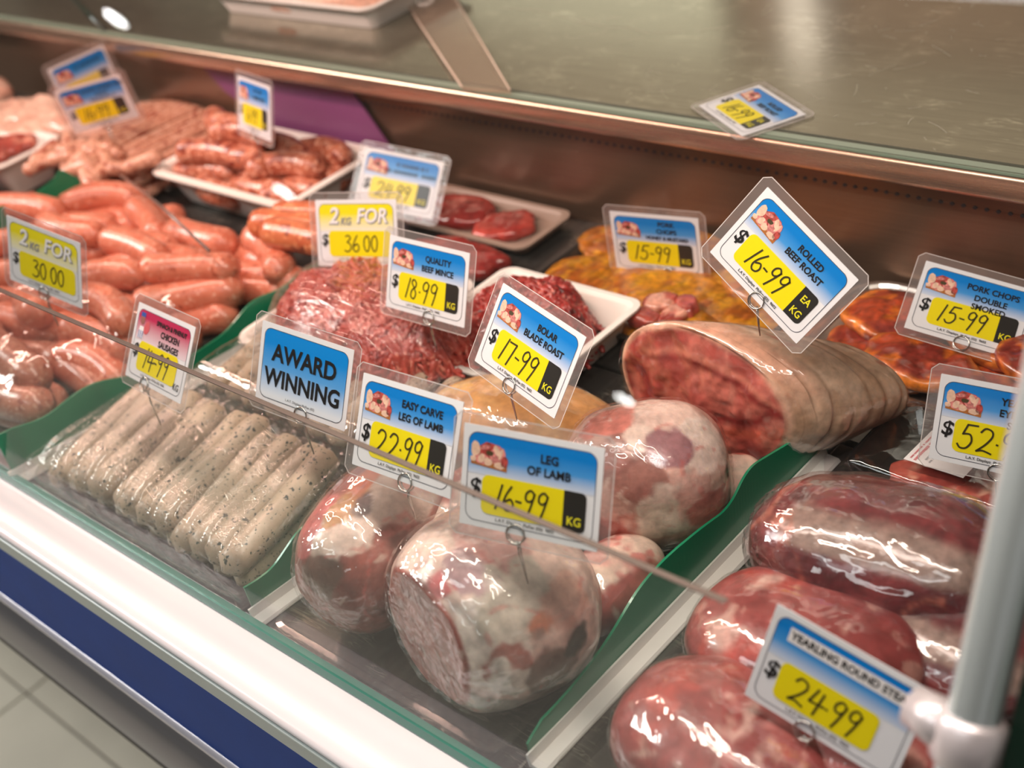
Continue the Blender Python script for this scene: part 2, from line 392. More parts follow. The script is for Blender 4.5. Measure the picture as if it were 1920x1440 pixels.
# ================================================================== SETTING
# floor: tiles with recessed joints
fl = box('floor', (-7, -6, -0.90), (4, 5, -0.856), M['grout']); tag(fl, kind='structure')
TS = 0.45; jx, jy = -1.898, 0.392; tgap = 0.004
bmt = bmesh.new(); bmesh.ops.create_cube(bmt, size=1)
for v in bmt.verts: v.co = Vector((v.co.x * (TS - tgap), v.co.y * (TS - tgap), v.co.z * 0.008))
bmesh.ops.bevel(bmt, geom=[e for e in bmt.edges if all(v.co.z > 0 for v in e.verts)], offset=0.0015, segments=1, affect='EDGES')
first = bm_obj('floor_tile', bmt, M['tile'], fl)
k = 0
for i in range(-5, 5):
    for j in range(-7, 3):
        t = first if k == 0 else first.copy()
        if k: COL.objects.link(t)
        k += 1
        t.parent = fl
        t.location = (jx + (i + 0.5) * TS, jy + (j + 0.5) * TS, -0.854)
tag(box('wall_back', (-7, 3.2, -0.9), (4, 3.3, 2.1), M['wall']), kind='structure')
tag(box('wall_front', (-7, -6.1, -0.9), (4, -6, 2.1), M['pale_wall']), kind='structure')
tag(box('ceiling', (-7, -6.1, 1.76), (4, 3.3, 1.86), M['pale_wall']), kind='structure')
tag(box('wall_left', (-7.1, -6, -0.9), (-7, 3.3, 2.1), M['pale_wall']), kind='structure')
tag(box('reflected_panel_1', (-2.16, 3.10, -0.9), (-2.05, 3.2, 1.20), M['label_white']), kind='structure')  # this and the next two: unseen panels added to be mirrored in the worktop
tag(box('reflected_panel_2', (-5.6, 3.12, -0.9), (-2.40, 3.2, 1.18), M['pale_reflected']), kind='structure')
tag(box('reflected_panel_3', (-5.6, 3.14, 1.18), (-0.6, 3.2, 1.76), M['greybrown']), kind='structure')

# ================================================================== THE CASE
case = empty('refrigerated_display_case', (-1.1, 0.28, -0.85))
tag(case, 'long glass-fronted butcher display case with blue stripe and white ledge', 'display case')
bpy.context.view_layer.update()
CI = Matrix.Translation((1.1, -0.28, 0.85))
def cpart(o):
    o.parent = case; o.matrix_parent_inverse = CI.copy(); return o
X0, X1 = -3.2, 0.25
YF = 0.250
# white ledge, rounded to the front
prof = [(0.303, -0.004), (0.296, -0.001), (0.285, 0.0), (0.262, 0.001), (0.255, 0.0005), (0.2505, -0.001), (YF, -0.004)]
cpart(extrude_x('front_ledge', prof, X0, X1, M['white']))
cpart(box('ledge_seam', (X0, YF + 0.0005, -0.0062), (X1, YF + 0.006, -0.004), M['seam']))
cpart(box('upper_fascia_strip', (X0, YF - 0.0015, -0.0225), (X1, YF + 0.02, -0.0062), M['greygreen'], bevel=0.0012))
cpart(box('blue_fascia_panel', (X0, YF - 0.0005, -0.112), (X1, YF + 0.02, -0.0225), M['blue']))
prof = [(YF, -0.112), (YF - 0.004, -0.1135), (YF - 0.005, -0.117), (YF - 0.003, -0.121), (YF, -0.122)]
cpart(extrude_x('pearl_trim_strip', prof, X0, X1, M['pearl']))
prof = [(YF + 0.004, -0.122), (YF + 0.003, -0.126), (YF - 0.006, -0.135), (YF - 0.011, -0.150), (YF - 0.012, -0.168), (YF - 0.009, -0.19), (YF - 0.002, -0.207), (YF + 0.004, -0.215), (YF + 0.02, -0.217)]
cpart(extrude_x('bumper_rail', prof, X0, X1, M['bumper']))
prof = [(YF + 0.006, -0.215), (YF + 0.003, -0.222), (YF + 0.002, -0.236), (YF + 0.01, -0.246), (YF + 0.05, -0.25)]
cpart(extrude_x('rubber_skirt', prof, X0, X1, M['darkgap']))
cpart(box('kick_plate', (X0, 0.56, -0.85), (X1, 0.58, -0.246), M['darkgap']))
# deck pans
dx = [X0, -2.0, -1.49, -1.075, -0.725, -0.452, -0.12, X1]
for a, b_ in zip(dx[:-1], dx[1:]):
    for (y0, y1) in ((0.303, 0.665), (0.669, 0.868)):
        cpart(box('deck_pan', (a + 0.001, y0, -0.012), (b_ - 0.001, y1, -0.001), M['deck'], bevel=0.002))
cpart(box('deck_frame', (X0, 0.30, -0.06), (X1, 0.87, -0.013), M['darkgap']))
# back panel with slot row, lip and worktop
cpart(box('back_panel', (X0, 0.866, -0.012), (X1, 0.872, 0.1325), M['back_steel']))
cpart(box('slot_rail', (X0, 0.8625, 0.094), (X1, 0.866, 0.1325), M['back_steel'], bevel=0.0012))
vs_, fs_ = [], []
xx = -1.25
while xx < 0.2:
    b0 = len(vs_)
    for dxx, dzz in ((0, -0.0017), (0.0014, -0.0010), (0.0020, 0), (0.0014, 0.0010), (0, 0.0017), (-0.0014, 0.0010), (-0.002, 0), (-0.0014, -0.0010)):
        vs_.append((xx + dxx, 0.8618, 0.0945 + dzz))
    for dxx, dzz in ((0, -0.0017), (0.0014, -0.0010), (0.0020, 0), (0.0014, 0.0010), (0, 0.0017), (-0.0014, 0.0010), (-0.002, 0), (-0.0014, -0.0010)):
        vs_.append((xx + dxx, 0.8640, 0.0945 + dzz))
    fs_.append(tuple(range(b0, b0 + 8)))
    for q in range(8): fs_.append((b0 + q, b0 + (q + 1) % 8, b0 + 8 + (q + 1) % 8, b0 + 8 + q))
    xx += 0.0095
so = cpart(mesh_obj('air_slots', vs_, fs_, M['darkgap'], smooth=False)); tag(so, kind='stuff')
prof = [(0.8625, 0.1180), (0.842, 0.1160), (0.8395, 0.1175), (0.8390, 0.1205), (0.8392, 0.1345), (0.841, 0.1375), (0.845, 0.1385), (0.87, 0.1385)]
cpart(extrude_x('rear_lip', prof, X0, X1, M['lip_steel']))
cpart(box('worktop', (X0, 0.845, 0.1330), (X1, 1.75, 0.1398), M['worktop']))
cpart(box('worktop_glass_edge', (X0, 0.8408, 0.1386), (X1, 0.8426, 0.1405), M['work_edge']))
cpart(box('worktop_glass_track', (X0, 0.8535, 0.1398), (X1, 0.8560, 0.1405), M['work_edge_dark']))
cpart(box('worktop_front_strip', (X0, 0.8445, 0.1398), (X1, 0.8515, 0.1404), plain('pale_green_strip', (0.30, 0.36, 0.28), 0.25, coat=0.4)))
# fine scratches and one long hair on the worktop
rs = random.Random(5); vs_, fs_ = [], []
def hairline(pts, wd):
    for a_, b_ in zip(pts[:-1], pts[1:]):
        t_ = (b_ - a_); n_ = Vector((-t_.y, t_.x, 0)).normalized() * wd * 0.5; k0 = len(vs_)
        vs_.extend([a_ + n_, a_ - n_, b_ - n_, b_ + n_]); fs_.append((k0, k0 + 1, k0 + 2, k0 + 3))
for i in range(170):
    x = rs.uniform(-0.98, -0.38); y = rs.uniform(0.862, 1.16); an = rs.gauss(0.5, 0.9); ln = rs.choice((0.004, 0.006, 0.010, 0.016, 0.030)) * rs.uniform(0.6, 1.3); cv = rs.uniform(-0.5, 0.5)
    pts = []; p_ = Vector((x, y, 0.14005))
    for q in range(5):
        pts.append(p_.copy()); p_ = p_ + Vector((math.cos(an), math.sin(an), 0)) * ln / 4; an += cv / 4
    hairline(pts, rs.uniform(0.00012, 0.00034))
hp_ = [Vector(p) for p in (Vector((-1.0985, 1.0385, 0.1401)), Vector((-1.0542, 1.0401, 0.1401)), Vector((-1.0081, 1.0330, 0.1401)), Vector((-0.9629, 1.0205, 0.1401)), Vector((-0.9259, 1.0160, 0.1401)), Vector((-0.8911, 1.0173, 0.1401)), Vector((-0.8685, 1.0105, 0.1401)), Vector((-0.8293, 1.0215, 0.1401)))]
hairline(hp_, 0.00045)
so = cpart(mesh_obj('scratches', vs_, fs_, M['scratch'], smooth=False)); tag(so, kind='stuff')
# sloping front glass: lower pane (top edge polished) and upper pane in one plane
SL = 0.25; GY, GZ = 0.2945, 0.001
nrm = Vector((0, -1, SL)).normalized(); up = Vector((0, SL, 1)).normalized()
def gp(x, s, off=0.0): return Vector((x, GY, GZ)) + up * s + nrm * off
def pane(name, x0, x1, s0, s1, th, mat):
    vs_ = [gp(x0, s0), gp(x1, s0), gp(x1, s1), gp(x0, s1), gp(x0, s0, -th), gp(x1, s0, -th), gp(x1, s1, -th), gp(x0, s1, -th)]
    return cpart(mesh_obj(name, vs_, [(0, 1, 2, 3)], mat, smooth=False))
STOP = 0.1895
pane('lower_glass_pane', X0, -0.300, 0.0, STOP, 0.006, M['glass_low'])
def edge_bar(name, x0, x1, s0, s1, o0, o1, mat):
    q = [gp(x0, s0, o0), gp(x1, s0, o0), gp(x1, s1, o0), gp(x0, s1, o0), gp(x0, s0, o1), gp(x1, s0, o1), gp(x1, s1, o1), gp(x0, s1, o1)]
    return cpart(mesh_obj(name, q, [(0, 1, 2, 3), (7, 6, 5, 4), (0, 4, 5, 1), (1, 5, 6, 2), (2, 6, 7, 3), (3, 7, 4, 0)], mat, smooth=False))
edge_bar('glass_top_edge', X0, -0.300, STOP - 0.0003, STOP + 0.0004, 0.001, -0.0035, M['glass_edge_brown'])
edge_bar('glass_bottom_edge', X0, 0.2, -0.001, 0.0055, 0.001, -0.006, M['glass_edge'])
u0 = gp(0, STOP + 0.002); us = Vector((0, 0.6, 1)).normalized() * 0.42
cpart(mesh_obj('upper_glass_pane', [(X0, u0.y, u0.z), (-0.155, u0.y, u0.z), (-0.155, u0.y + us.y, u0.z + us.z), (X0, u0.y + us.y, u0.z + us.z)], [(0, 1, 2, 3)], M['glass'], smooth=False))
# chrome post carrying the glass, with clamp collar, dark glass end behind it
pb = Vector((-0.1815, 0.253, 0.0)); pd = Vector((0.0, 0.52, 1)).normalized()
cpart(tube('glass_post', [pb + pd * s for s in (0.05, 0.1, 0.3, 0.5, 0.7)], 0.0110, M['chrome'], seg=32))
cpart(tube('post_clamp', [pb + pd * s for s in (0.176, 0.179, 0.196, 0.199)], [0.012, 0.0145, 0.0145, 0.012], M['satin'], seg=32))
cpart(tube('post_clamp_arm', [pb + pd * 0.188 + Vector((-0.004, 0, 0)), pb + pd * 0.188 + Vector((-0.027, 0.004, 0.0))], [0.012, 0.009], M['satin'], seg=20))
q0 = pb + Vector((0.015, 0.0, 0)) + pd * 0.05
vv = [q0 + Vector((a, b_, 0)) + pd * s for s in (0, 0.7) for (a, b_) in ((0, 0), (0.012, 0), (0.012, 0.008), (0, 0.008))]
cpart(mesh_obj('end_glass_edge', vv, [(0, 1, 5, 4), (1, 2, 6, 5), (2, 3, 7, 6), (3, 0, 4, 7), (4, 5, 6, 7)], M['glass_edge_dark'], smooth=False))
vv = [q0 + Vector((a, b_, 0)) + pd * s for s in (0, 0.7) for (a, b_) in ((0.015, 0), (0.035, 0), (0.035, 0.01), (0.015, 0.01))]
cpart(mesh_obj('end_trim', vv, [(0, 1, 5, 4), (1, 2, 6, 5), (2, 3, 7, 6), (3, 0, 4, 7), (4, 5, 6, 7)], M['greygreen'], smooth=False))

# purple panel added to imitate a reflection in the back panel, far left
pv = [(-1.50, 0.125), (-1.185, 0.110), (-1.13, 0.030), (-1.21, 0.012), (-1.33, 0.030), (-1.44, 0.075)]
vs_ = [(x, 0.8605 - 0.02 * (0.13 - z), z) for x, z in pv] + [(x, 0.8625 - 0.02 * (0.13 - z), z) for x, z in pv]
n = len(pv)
o = mesh_obj('purple_reflection', vs_, [tuple(range(n)), tuple(range(2 * n - 1, n - 1, -1))] + [(i, (i + 1) % n, n + (i + 1) % n, n + i) for i in range(n)], M['purple'], smooth=False)
tag(o, 'purple panel standing in for a reflection in the back wall behind the foam tray of coiled sausages', 'reflection panel')
# clear acrylic strip with a screw hole on the worktop
a0, a1, a2, a3 = Vector((-1.3026, 1.0569, 0.1420)), Vector((-1.2198, 1.0702, 0.1420)), Vector((-0.9090, 0.8441, 0.1420)), Vector((-0.9680, 0.8361, 0.1420))
st = empty('acrylic_strip', ((a2 + a3) / 2))
tag(st, 'clear acrylic strip with a screw hole lying across the steel worktop', 'plastic strip')
bpy.context.view_layer.update()
inv = Matrix.Translation(-((a2 + a3) / 2))
def inv_parent(o, p, loc):
    o.parent = p; o.matrix_parent_inverse = Matrix.Translation(-Vector(loc)); return o
sl = (a2 + a3) / 2
up3 = Vector((0, 0, 0.004))
q = [a0, a1, a2, a3, a0 + up3, a1 + up3, a2 + up3, a3 + up3]
inv_parent(mesh_obj('strip_plate', q, [(4, 5, 6, 7), (0, 4, 7, 3), (1, 2, 6, 5), (2, 3, 7, 6)], M['acrylic'], smooth=False), st, sl)
inv_parent(tube('polished_edge', [a0 + up3, a3 + up3], 0.0011, M['acrylic_edge'], seg=6), st, sl)
inv_parent(tube('polished_edge', [a1 + up3, a2 + up3], 0.0008, M['acrylic_edge'], seg=6), st, sl)
hc = Vector((-1.2079, 1.0194, 0.1470))
inv_parent(tube('screw_hole', [hc + Vector((math.cos(t) * 0.010, math.sin(t) * 0.010, 0)) for t in np.linspace(0, 2 * math.pi, 24, endpoint=False)], 0.0016, M['foam'], seg=6, closed=True), st, sl)
# seam bar of the worktop glass, far left
sb0, sb1 = Vector((-1.9469, 0.9533, 0.1420)), Vector((-1.6688, 0.8503, 0.1420))
o = tube('glass_joint_strip', [sb0, sb1], 0.003, M['glass_edge_dark'], seg=8); tag(o, 'dark thin joint strip across the worktop glass at far left', 'strip')

# ceiling downlights over the shop floor behind the customer
for i, (x, y, lb_) in enumerate(((-4.933, -1.556, 'round ceiling downlight nearest the far wall'), (-5.091, -2.795, 'second round ceiling downlight'), (-3.794, -4.204, 'third round ceiling downlight'), (-4.042, -5.057, 'fourth round ceiling downlight'))):
    dl = empty('ceiling_downlight', (x, y, 1.76)); tag(dl, lb_ + ', mirrored in the sloping glass', 'ceiling light', 'ceiling downlights')
    n = 28; a_ = [2 * math.pi * q / n for q in range(n)]
    mesh_obj('glowing_disc', [(0.052 * math.cos(t), 0.052 * math.sin(t), -0.05) for t in a_], [tuple(range(n))], M['downlight'], dl, smooth=False)
    v = [(r_ * math.cos(t), r_ * math.sin(t), z_) for (r_, z_) in ((0.053, -0.049), (0.056, -0.056), (0.075, -0.052), (0.075, 0.0)) for t in a_]
    mesh_obj('trim_ring', v, [(k * n + i_, k * n + (i_ + 1) % n, (k + 1) * n + (i_ + 1) % n, (k + 1) * n + i_) for k in range(3) for i_ in range(n)], M['white'], dl, smooth=False)

# ================================================================== TICKETS
def rrect(x0, y0, x1, y1, r, n=6, corners=(1, 1, 1, 1)):
    pts = []
    for (cx, cy, a0, on) in ((x1 - r, y1 - r, 0, corners[0]), (x0 + r, y1 - r, 90, corners[1]), (x0 + r, y0 + r, 180, corners[2]), (x1 - r, y0 + r, 270, corners[3])):
        if on:
            for i in range(n + 1):
                a = math.radians(a0 + 90 * i / n); pts.append((cx + r * math.cos(a), cy + r * math.sin(a)))
        else:
            sx = 1 if a0 in (0, 270) else -1; sy = 1 if a0 in (0, 90) else -1
            pts.append((cx + sx * r, cy + sy * r))
    return pts
U = 0.085 / 100.0     # one card unit; the card is 100 x 70 units
def L(u, v): return ((u - 50) * U, (35 - v) * U)      # card units, origin top left, v down
def flat(name, pts, z, mat, parent, loc, th=0.0):
    n = len(pts)
    if th == 0: o = mesh_obj(name, [(p[0], p[1], z) for p in pts], [tuple(range(n))], mat, parent, smooth=False)
    else:
        vs_ = [(p[0], p[1], z) for p in pts] + [(p[0], p[1], z - th) for p in pts]
        o = mesh_obj(name, vs_, [tuple(range(n)), tuple(range(2 * n - 1, n - 1, -1))] + [(n + i, n + (i + 1) % n, (i + 1) % n, i) for i in range(n)], mat, parent, smooth=False)
    o.location = loc; return o
def ribbon_geo(lines, wd, z, jitter=0.0):
    vs_, fs_ = [], []
    for ln in lines:
        P = []
        if len(ln) > 2:
            pts = [ln[0]] + list(ln) + [ln[-1]]
            for i in range(1, len(pts) - 2):
                p0, p1, p2, p3 = pts[i - 1], pts[i], pts[i + 1], pts[i + 2]
                for t in (0, 0.2, 0.4, 0.6, 0.8):
                    P.append(tuple(0.5 * ((2 * p1[k]) + (-p0[k] + p2[k]) * t + (2 * p0[k] - 5 * p1[k] + 4 * p2[k] - p3[k]) * t * t + (-p0[k] + 3 * p1[k] - 3 * p2[k] + p3[k]) * t ** 3) for k in (0, 1)))
            P.append(tuple(ln[-1]))
        else: P = [tuple(p) for p in ln]
        b0 = len(vs_); n = len(P)
        for i in range(n):
            a = P[max(0, i - 1)]; c = P[min(n - 1, i + 1)]
            tx, ty = c[0] - a[0], c[1] - a[1]; l = math.hypot(tx, ty) or 1; tx /= l; ty /= l
            h = wd / 2
            ext = 0
            if i == 0: ext = -h * 0.7
            if i == n - 1: ext = h * 0.7
            vs_.append((P[i][0] - ty * h + tx * ext, P[i][1] + tx * h + ty * ext, z)); vs_.append((P[i][0] + ty * h + tx * ext, P[i][1] - tx * h + ty * ext, z))
        for i in range(n - 1): fs_.append((b0 + 2 * i, b0 + 2 * i + 1, b0 + 2 * i + 3, b0 + 2 * i + 2))
    return vs_, fs_
DIG = {  # strokes in a box 1 high, y up
 '1': (0.22, [[(0.26, 1.0), (0.0, 0.0)]]),
 '2': (0.60, [[(0.10, 0.80), (0.25, 0.98), (0.48, 0.92), (0.52, 0.70), (0.32, 0.35), (0.02, 0.02)], [(0.02, 0.02), (0.25, 0.08), (0.55, 0.0)]]),
 '3': (0.50, [[(0.10, 0.95), (0.32, 1.0), (0.42, 0.82), (0.20, 0.58)], [(0.20, 0.58), (0.42, 0.45), (0.44, 0.18), (0.22, 0.0), (0.0, 0.08)]]),
 '4': (0.52, [[(0.22, 0.95), (0.02, 0.38)], [(0.02, 0.38), (0.55, 0.42)], [(0.44, 0.88), (0.28, -0.05)]]),
 '5': (0.62, [[(0.66, 1.02), (0.30, 1.0)], [(0.30, 1.0), (0.16, 0.60)], [(0.16, 0.60), (0.42, 0.62), (0.50, 0.34), (0.34, 0.06), (0.12, 0.02), (0.0, 0.16)]]),
 '6': (0.46, [[(0.34, 1.0), (0.12, 0.62), (0.02, 0.25), (0.14, 0.02), (0.36, 0.06), (0.44, 0.28), (0.32, 0.48), (0.10, 0.36)]]),
 '7': (0.50, [[(0.04, 0.92), (0.46, 0.94)], [(0.46, 0.94), (0.20, -0.05)]]),
 '8': (0.48, [[(0.36, 0.86), (0.20, 0.98), (0.08, 0.82), (0.22, 0.58), (0.36, 0.30), (0.24, 0.02), (0.04, 0.12), (0.10, 0.42), (0.34, 0.66), (0.36, 0.86)]]),
 '9': (0.46, [[(0.42, 0.86), (0.26, 1.0), (0.08, 0.86), (0.06, 0.62), (0.20, 0.54), (0.36, 0.66), (0.42, 0.86)], [(0.42, 0.88), (0.30, 0.40), (0.14, -0.08)]]),
 '0': (0.46, [[(0.24, 0.98), (0.06, 0.78), (0.02, 0.36), (0.16, 0.04), (0.34, 0.14), (0.42, 0.60), (0.34, 0.92), (0.24, 0.98)]]),
 '-': (0.26, [[(0.0, 0.46), (0.22, 0.44)]]),
 '.': (0.14, [[(0.03, 0.42), (0.07, 0.41)]]),
 '$': (0.60, [[(0.52, 0.80), (0.34, 0.92), (0.12, 0.84), (0.12, 0.62), (0.34, 0.50), (0.46, 0.32), (0.36, 0.10), (0.14, 0.08), (0.02, 0.22)], [(0.38, 1.06), (0.20, -0.06)]]),
}
def writing(txt, u0, v0, h, wd, gap, z, cond=1.0):
    """txt drawn from card unit (u0, v0 = baseline), h card units high"""
    lines = []; x = u0
    for ch in txt:
        if ch == ' ': x += h * 0.25; continue
        w_, st_ = DIG[ch]
        for s in st_:
            lines.append([L(x + p[0] * h * cond, v0 - p[1] * h) for p in s])
        x += w_ * h * cond + gap
    return ribbon_geo(lines, wd * U, z)
_deps = {}
def text_geo(txt, size, u, v, z, align='CENTER', bold=0.0, shear=0.0, sx=1.0):
    cu = bpy.data.curves.new('t', 'FONT'); cu.body = txt; cu.size = size * U; cu.align_x = align; cu.align_y = 'CENTER'
    cu.offset = bold * U; cu.shear = shear; cu.resolution_u = 3; cu.fill_mode = 'FRONT'
    ob = bpy.data.objects.new('t', cu); COL.objects.link(ob)
    dg = bpy.context.evaluated_depsgraph_get(); dg.update()
    me = ob.evaluated_get(dg).to_mesh()
    cx, cy = L(u, v)
    vs_ = [(p.co.x * sx + cx, p.co.y + cy, z) for p in me.vertices]; fs_ = [tuple(p.vertices) for p in me.polygons]
    ob.evaluated_get(dg).to_mesh_clear(); bpy.data.objects.remove(ob); bpy.data.curves.remove(cu)
    return vs_, fs_
def join_geo(gs):
    vs_, fs_ = [], []
    for v, f in gs:
        b0 = len(vs_); vs_ += list(v); fs_ += [tuple(i + b0 for i in q) for q in f]
    return vs_, fs_
def ellipse(cu, cv, ru, rv, n=14, rot=0, wob=0.12, seed=0):
    r = random.Random(seed); out = []
    for i in range(n):
        a = 2 * math.pi * i / n; k = 1 + r.uniform(-wob, wob)
        x = ru * k * math.cos(a); y = rv * k * math.sin(a)
        out.append(L(cu + x * math.cos(rot) - y * math.sin(rot), cv + x * math.sin(rot) + y * math.cos(rot)))
    return out
GR = {'blue': grad_mat('ticket_blue_print', (0.0, 0.20, 0.62), (0.76, 0.76, 0.82), -0.2 * U, 28 * U, (0.06, 0.30, 0.70)),
      'bluefull': grad_mat('award_blue_print', (0.0, 0.24, 0.70), (0.76, 0.80, 0.86), -27 * U, 26 * U, (0.10, 0.36, 0.76)),
      'red': grad_mat('ticket_red_print', (0.50, 0.02, 0.09), (0.80, 0.72, 0.76), -1 * U, 28 * U),
      'yel': grad_mat('offer_yellow_print', (0.86, 0.74, 0.01), (0.82, 0.80, 0.72), 1 * U, 24 * U)}

def meat_picture(root, loc, z):
    vs_, fs_, mi = [], [], []
    def add(pts, m, zz):
        b0 = len(vs_); vs_.extend([(p[0], p[1], zz) for p in pts]); fs_.append(tuple(range(b0, b0 + len(pts)))); mi.append(m)
    add([L(6.5, 22), L(33, 24), L(33, 28.5), L(6.5, 26.5)], 0, z)
    add(ellipse(20, 17, 11, 6.5, seed=1), 1, z + 1e-5); add(ellipse(9.5, 16, 3.2, 5.5, seed=2), 3, z + 2e-5)
    add(ellipse(26, 19, 6, 7, seed=3), 2, z + 3e-5); add(ellipse(15, 22.5, 5.5, 4, seed=4), 2, z + 4e-5)
    add(ellipse(19, 23.5, 3.2, 2.6, seed=5), 3, z + 5e-5); add(ellipse(14, 22, 2.2, 3.4, seed=6, rot=0.4), 3, z + 5e-5)
    add(ellipse(20, 17.5, 3, 1.8, seed=7), 4, z + 5e-5); add(ellipse(27.5, 25, 4, 2.4, seed=8), 3, z + 6e-5)
    add(ellipse(31, 22, 2.6, 4, seed=9), 1, z + 6e-5); add(ellipse(25, 15, 2.0, 3.6, seed=10, rot=-0.5), 3, z + 6e-5); add(ellipse(8, 23, 2.2, 2, seed=11), 3, z + 6e-5)
    add(ellipse(16.5, 14, 4, 1.6, seed=12, rot=-0.3), 2, z + 6e-5); add(ellipse(28, 17, 1.2, 4.0, seed=13, rot=0.3), 3, z + 7e-5)
    o = mesh_obj('meat_picture', vs_, fs_, [M['pic_board'], M['pic_red'], M['pic_pink'], M['pic_cream'], M['pic_dark']], root, smooth=False, fmats=mi); o.location = loc
    return o

def ticket(pose, label, price='', heads=(), kind='blue', unit='kg', ring_t=0.5, group='laminated price tickets', stem=0.028, sleeve=True, ringless=False, priceh=17, hu=63, lean=(0, 0), flatlie=False):
    cen, xa, upv = [Vector(v) for v in pose]
    xa.normalize(); upv = (upv - xa * upv.dot(xa)).normalized(); nn = xa.cross(upv)
    Rm = Matrix((xa, upv, nn)).transposed()
    # ring centre in the card's frame: at the lower edge, stem goes straight down in the world
    ring = Vector(((ring_t * 100 - 50) * U, -34.5 * U, 0.0012))
    down = Rm.transposed() @ Vector((lean[0], lean[1], -1)).normalized()
    rr = 6.6 * U
    basel = ring + down * (rr + stem) if not ringless else Vector((0, -35 * U, 0))
    base = cen + Rm @ basel
    root = empty('price_ticket', base, Rm)
    tag(root, label, 'price tag', group)
    loc = -basel
    e = 0.00022
    card = flat('card', rrect(*L(0, 70), *L(100, 0), 0.6 * U, 2), 0, M['card'], root, loc, th=0.0006)
    # outline
    pts = rrect(*L(4.2, 65.5), *L(95.8, 4.5), 7 * U, 8); v, f = ribbon_geo([pts[i:i + 2] for i in range(len(pts) - 1)] + [[pts[-1], pts[0]]], 0.45 * U, e)
    o = mesh_obj('outline', v, f, M['outline'], root, smooth=False); o.location = loc
    def put(name, geo, mat, z=None):
        o = mesh_obj(name, geo[0], geo[1], mat, root, smooth=False); o.location = loc; return o
    if kind == 'award':
        flat('blue_panel', rrect(*L(4.5, 65.2), *L(95.5, 4.8), 6.7 * U, 8), e * 0.6, GR['bluefull'], root, loc)
        put('heading', join_geo([text_geo('AWARD', 21, 50, 24.5, 2 * e, bold=0.6, sx=0.90), text_geo('WINNING', 21, 50, 46.5, 2 * e, bold=0.6, sx=0.86)]), M['ink'])
        put('small_print', text_geo('L.A.Y. Displays Ph/Fax (02)', 3.0, 50, 61.5, 2 * e), M['ink'])
    else:
        hp = {'blue': 'blue_panel', 'red': 'red_panel', 'yel': 'yellow_panel'}[kind]
        flat(hp, rrect(*L(4.5, 33), *L(95.5, 4.8), 6.7 * U, 8, (1, 1, 0, 0)), e * 0.6, GR[kind], root, loc)
        yx1 = 74.5 if kind == 'blue' else (84 if kind == 'red' else 92)
        full = kind != 'blue' or unit == 'none'
        if kind == 'blue' and unit == 'none': yx1 = 80
        flat('price_panel', rrect(*L(15.5, 59.5), *L(yx1, 32.5), 5 * U, 6, (1 if full else 0, 1, 1, 1 if full else 0)), 1.4 * e, M['yellow'], root, loc)
        if kind == 'blue' and unit != 'none':
            flat('unit_panel', rrect(*L(74.5, 59.5), *L(90.5, 32.5), 4 * U, 6, (1, 0, 0, 1)), 1.4 * e, M['unit'], root, loc)
            gs = [text_geo('KG', 8.4, 82.5, 53, 2 * e, bold=0.12, sx=0.9)]
            if unit == 'ea': gs.append(text_geo('EA', 8.4, 82.5, 41, 2 * e, bold=0.12, sx=0.9))
            put('unit_text', join_geo(gs), M['unit_y'])
        if kind == 'red': put('unit_text', text_geo('KG', 8.5, 88, 58.5, 2 * e, bold=0.1, sx=0.85), M['ink'])
        put('dollar_sign', text_geo('$', 16.5, 10.2, 42.5, 2 * e, bold=0.30, shear=0.12), M['ink'])
        wtot = sum((0 if c == ' ' else DIG[c][0] * priceh) + 1.6 for c in price)
        u0 = (15.5 + yx1) / 2 - wtot / 2 + 1
        put('price_writing', writing(price, u0, 46 + priceh / 2, priceh, 1.5, 1.6, 2.4 * e), M['marker'])
        if kind == 'blue' and unit != 'none': meat_picture(root, loc, 1.5 * e)
        if kind == 'red':
            vs_, fs_, mi = [], [], []
            def add(pts, m, zz):
                b0 = len(vs_); vs_.extend([(p[0], p[1], zz) for p in pts]); fs_.append(tuple(range(b0, b0 + len(pts)))); mi.append(m)
            add([L(9, 7), L(17, 7), L(17, 11), L(9, 11)], 1, 1.6 * e); add(ellipse(13, 13.5, 4, 5, wob=0.02), 0, 1.5 * e)
            add([L(10, 20), L(17, 20), L(18, 31), L(8, 31)], 2, 1.6 * e)
            for q in range(3): add([L(9.5 + 3 * q, 24), L(10.8 + 3 * q, 24), L(10.8 + 3 * q, 31), L(9.5 + 3 * q, 31)], 1, 1.8 * e)
            add(ellipse(22, 20, 4.5, 6.5, rot=0.4), 3, 1.6 * e)
            o = mesh_obj('butcher_picture', vs_, fs_, [M['pic_skin'], M['pic_blue'], M['white_ink'], M['label_red']], root, smooth=False, fmats=mi); o.location = loc
        if kind == 'yel':
            for nm, dz, mt, du in (('lettering_shadow', 1.9, M['grey_ink'], 0.8), ('lettering', 2.3, M['white_ink'], 0)):
                put(nm, join_geo([text_geo('2', 24, 22 + du, 17.5 + du, dz * e, bold=0.8 if du else 0.35, shear=0.2), text_geo('FOR', 21, 69 + du, 17.5 + du, dz * e, bold=0.8 if du else 0.35, shear=0.2, sx=0.95)]), mt)
            put('kg_lettering', text_geo('KG', 11, 37.5, 23, 2.5 * e, bold=0.3, shear=0.2, sx=0.85), M['grey_ink'])
        gs = []
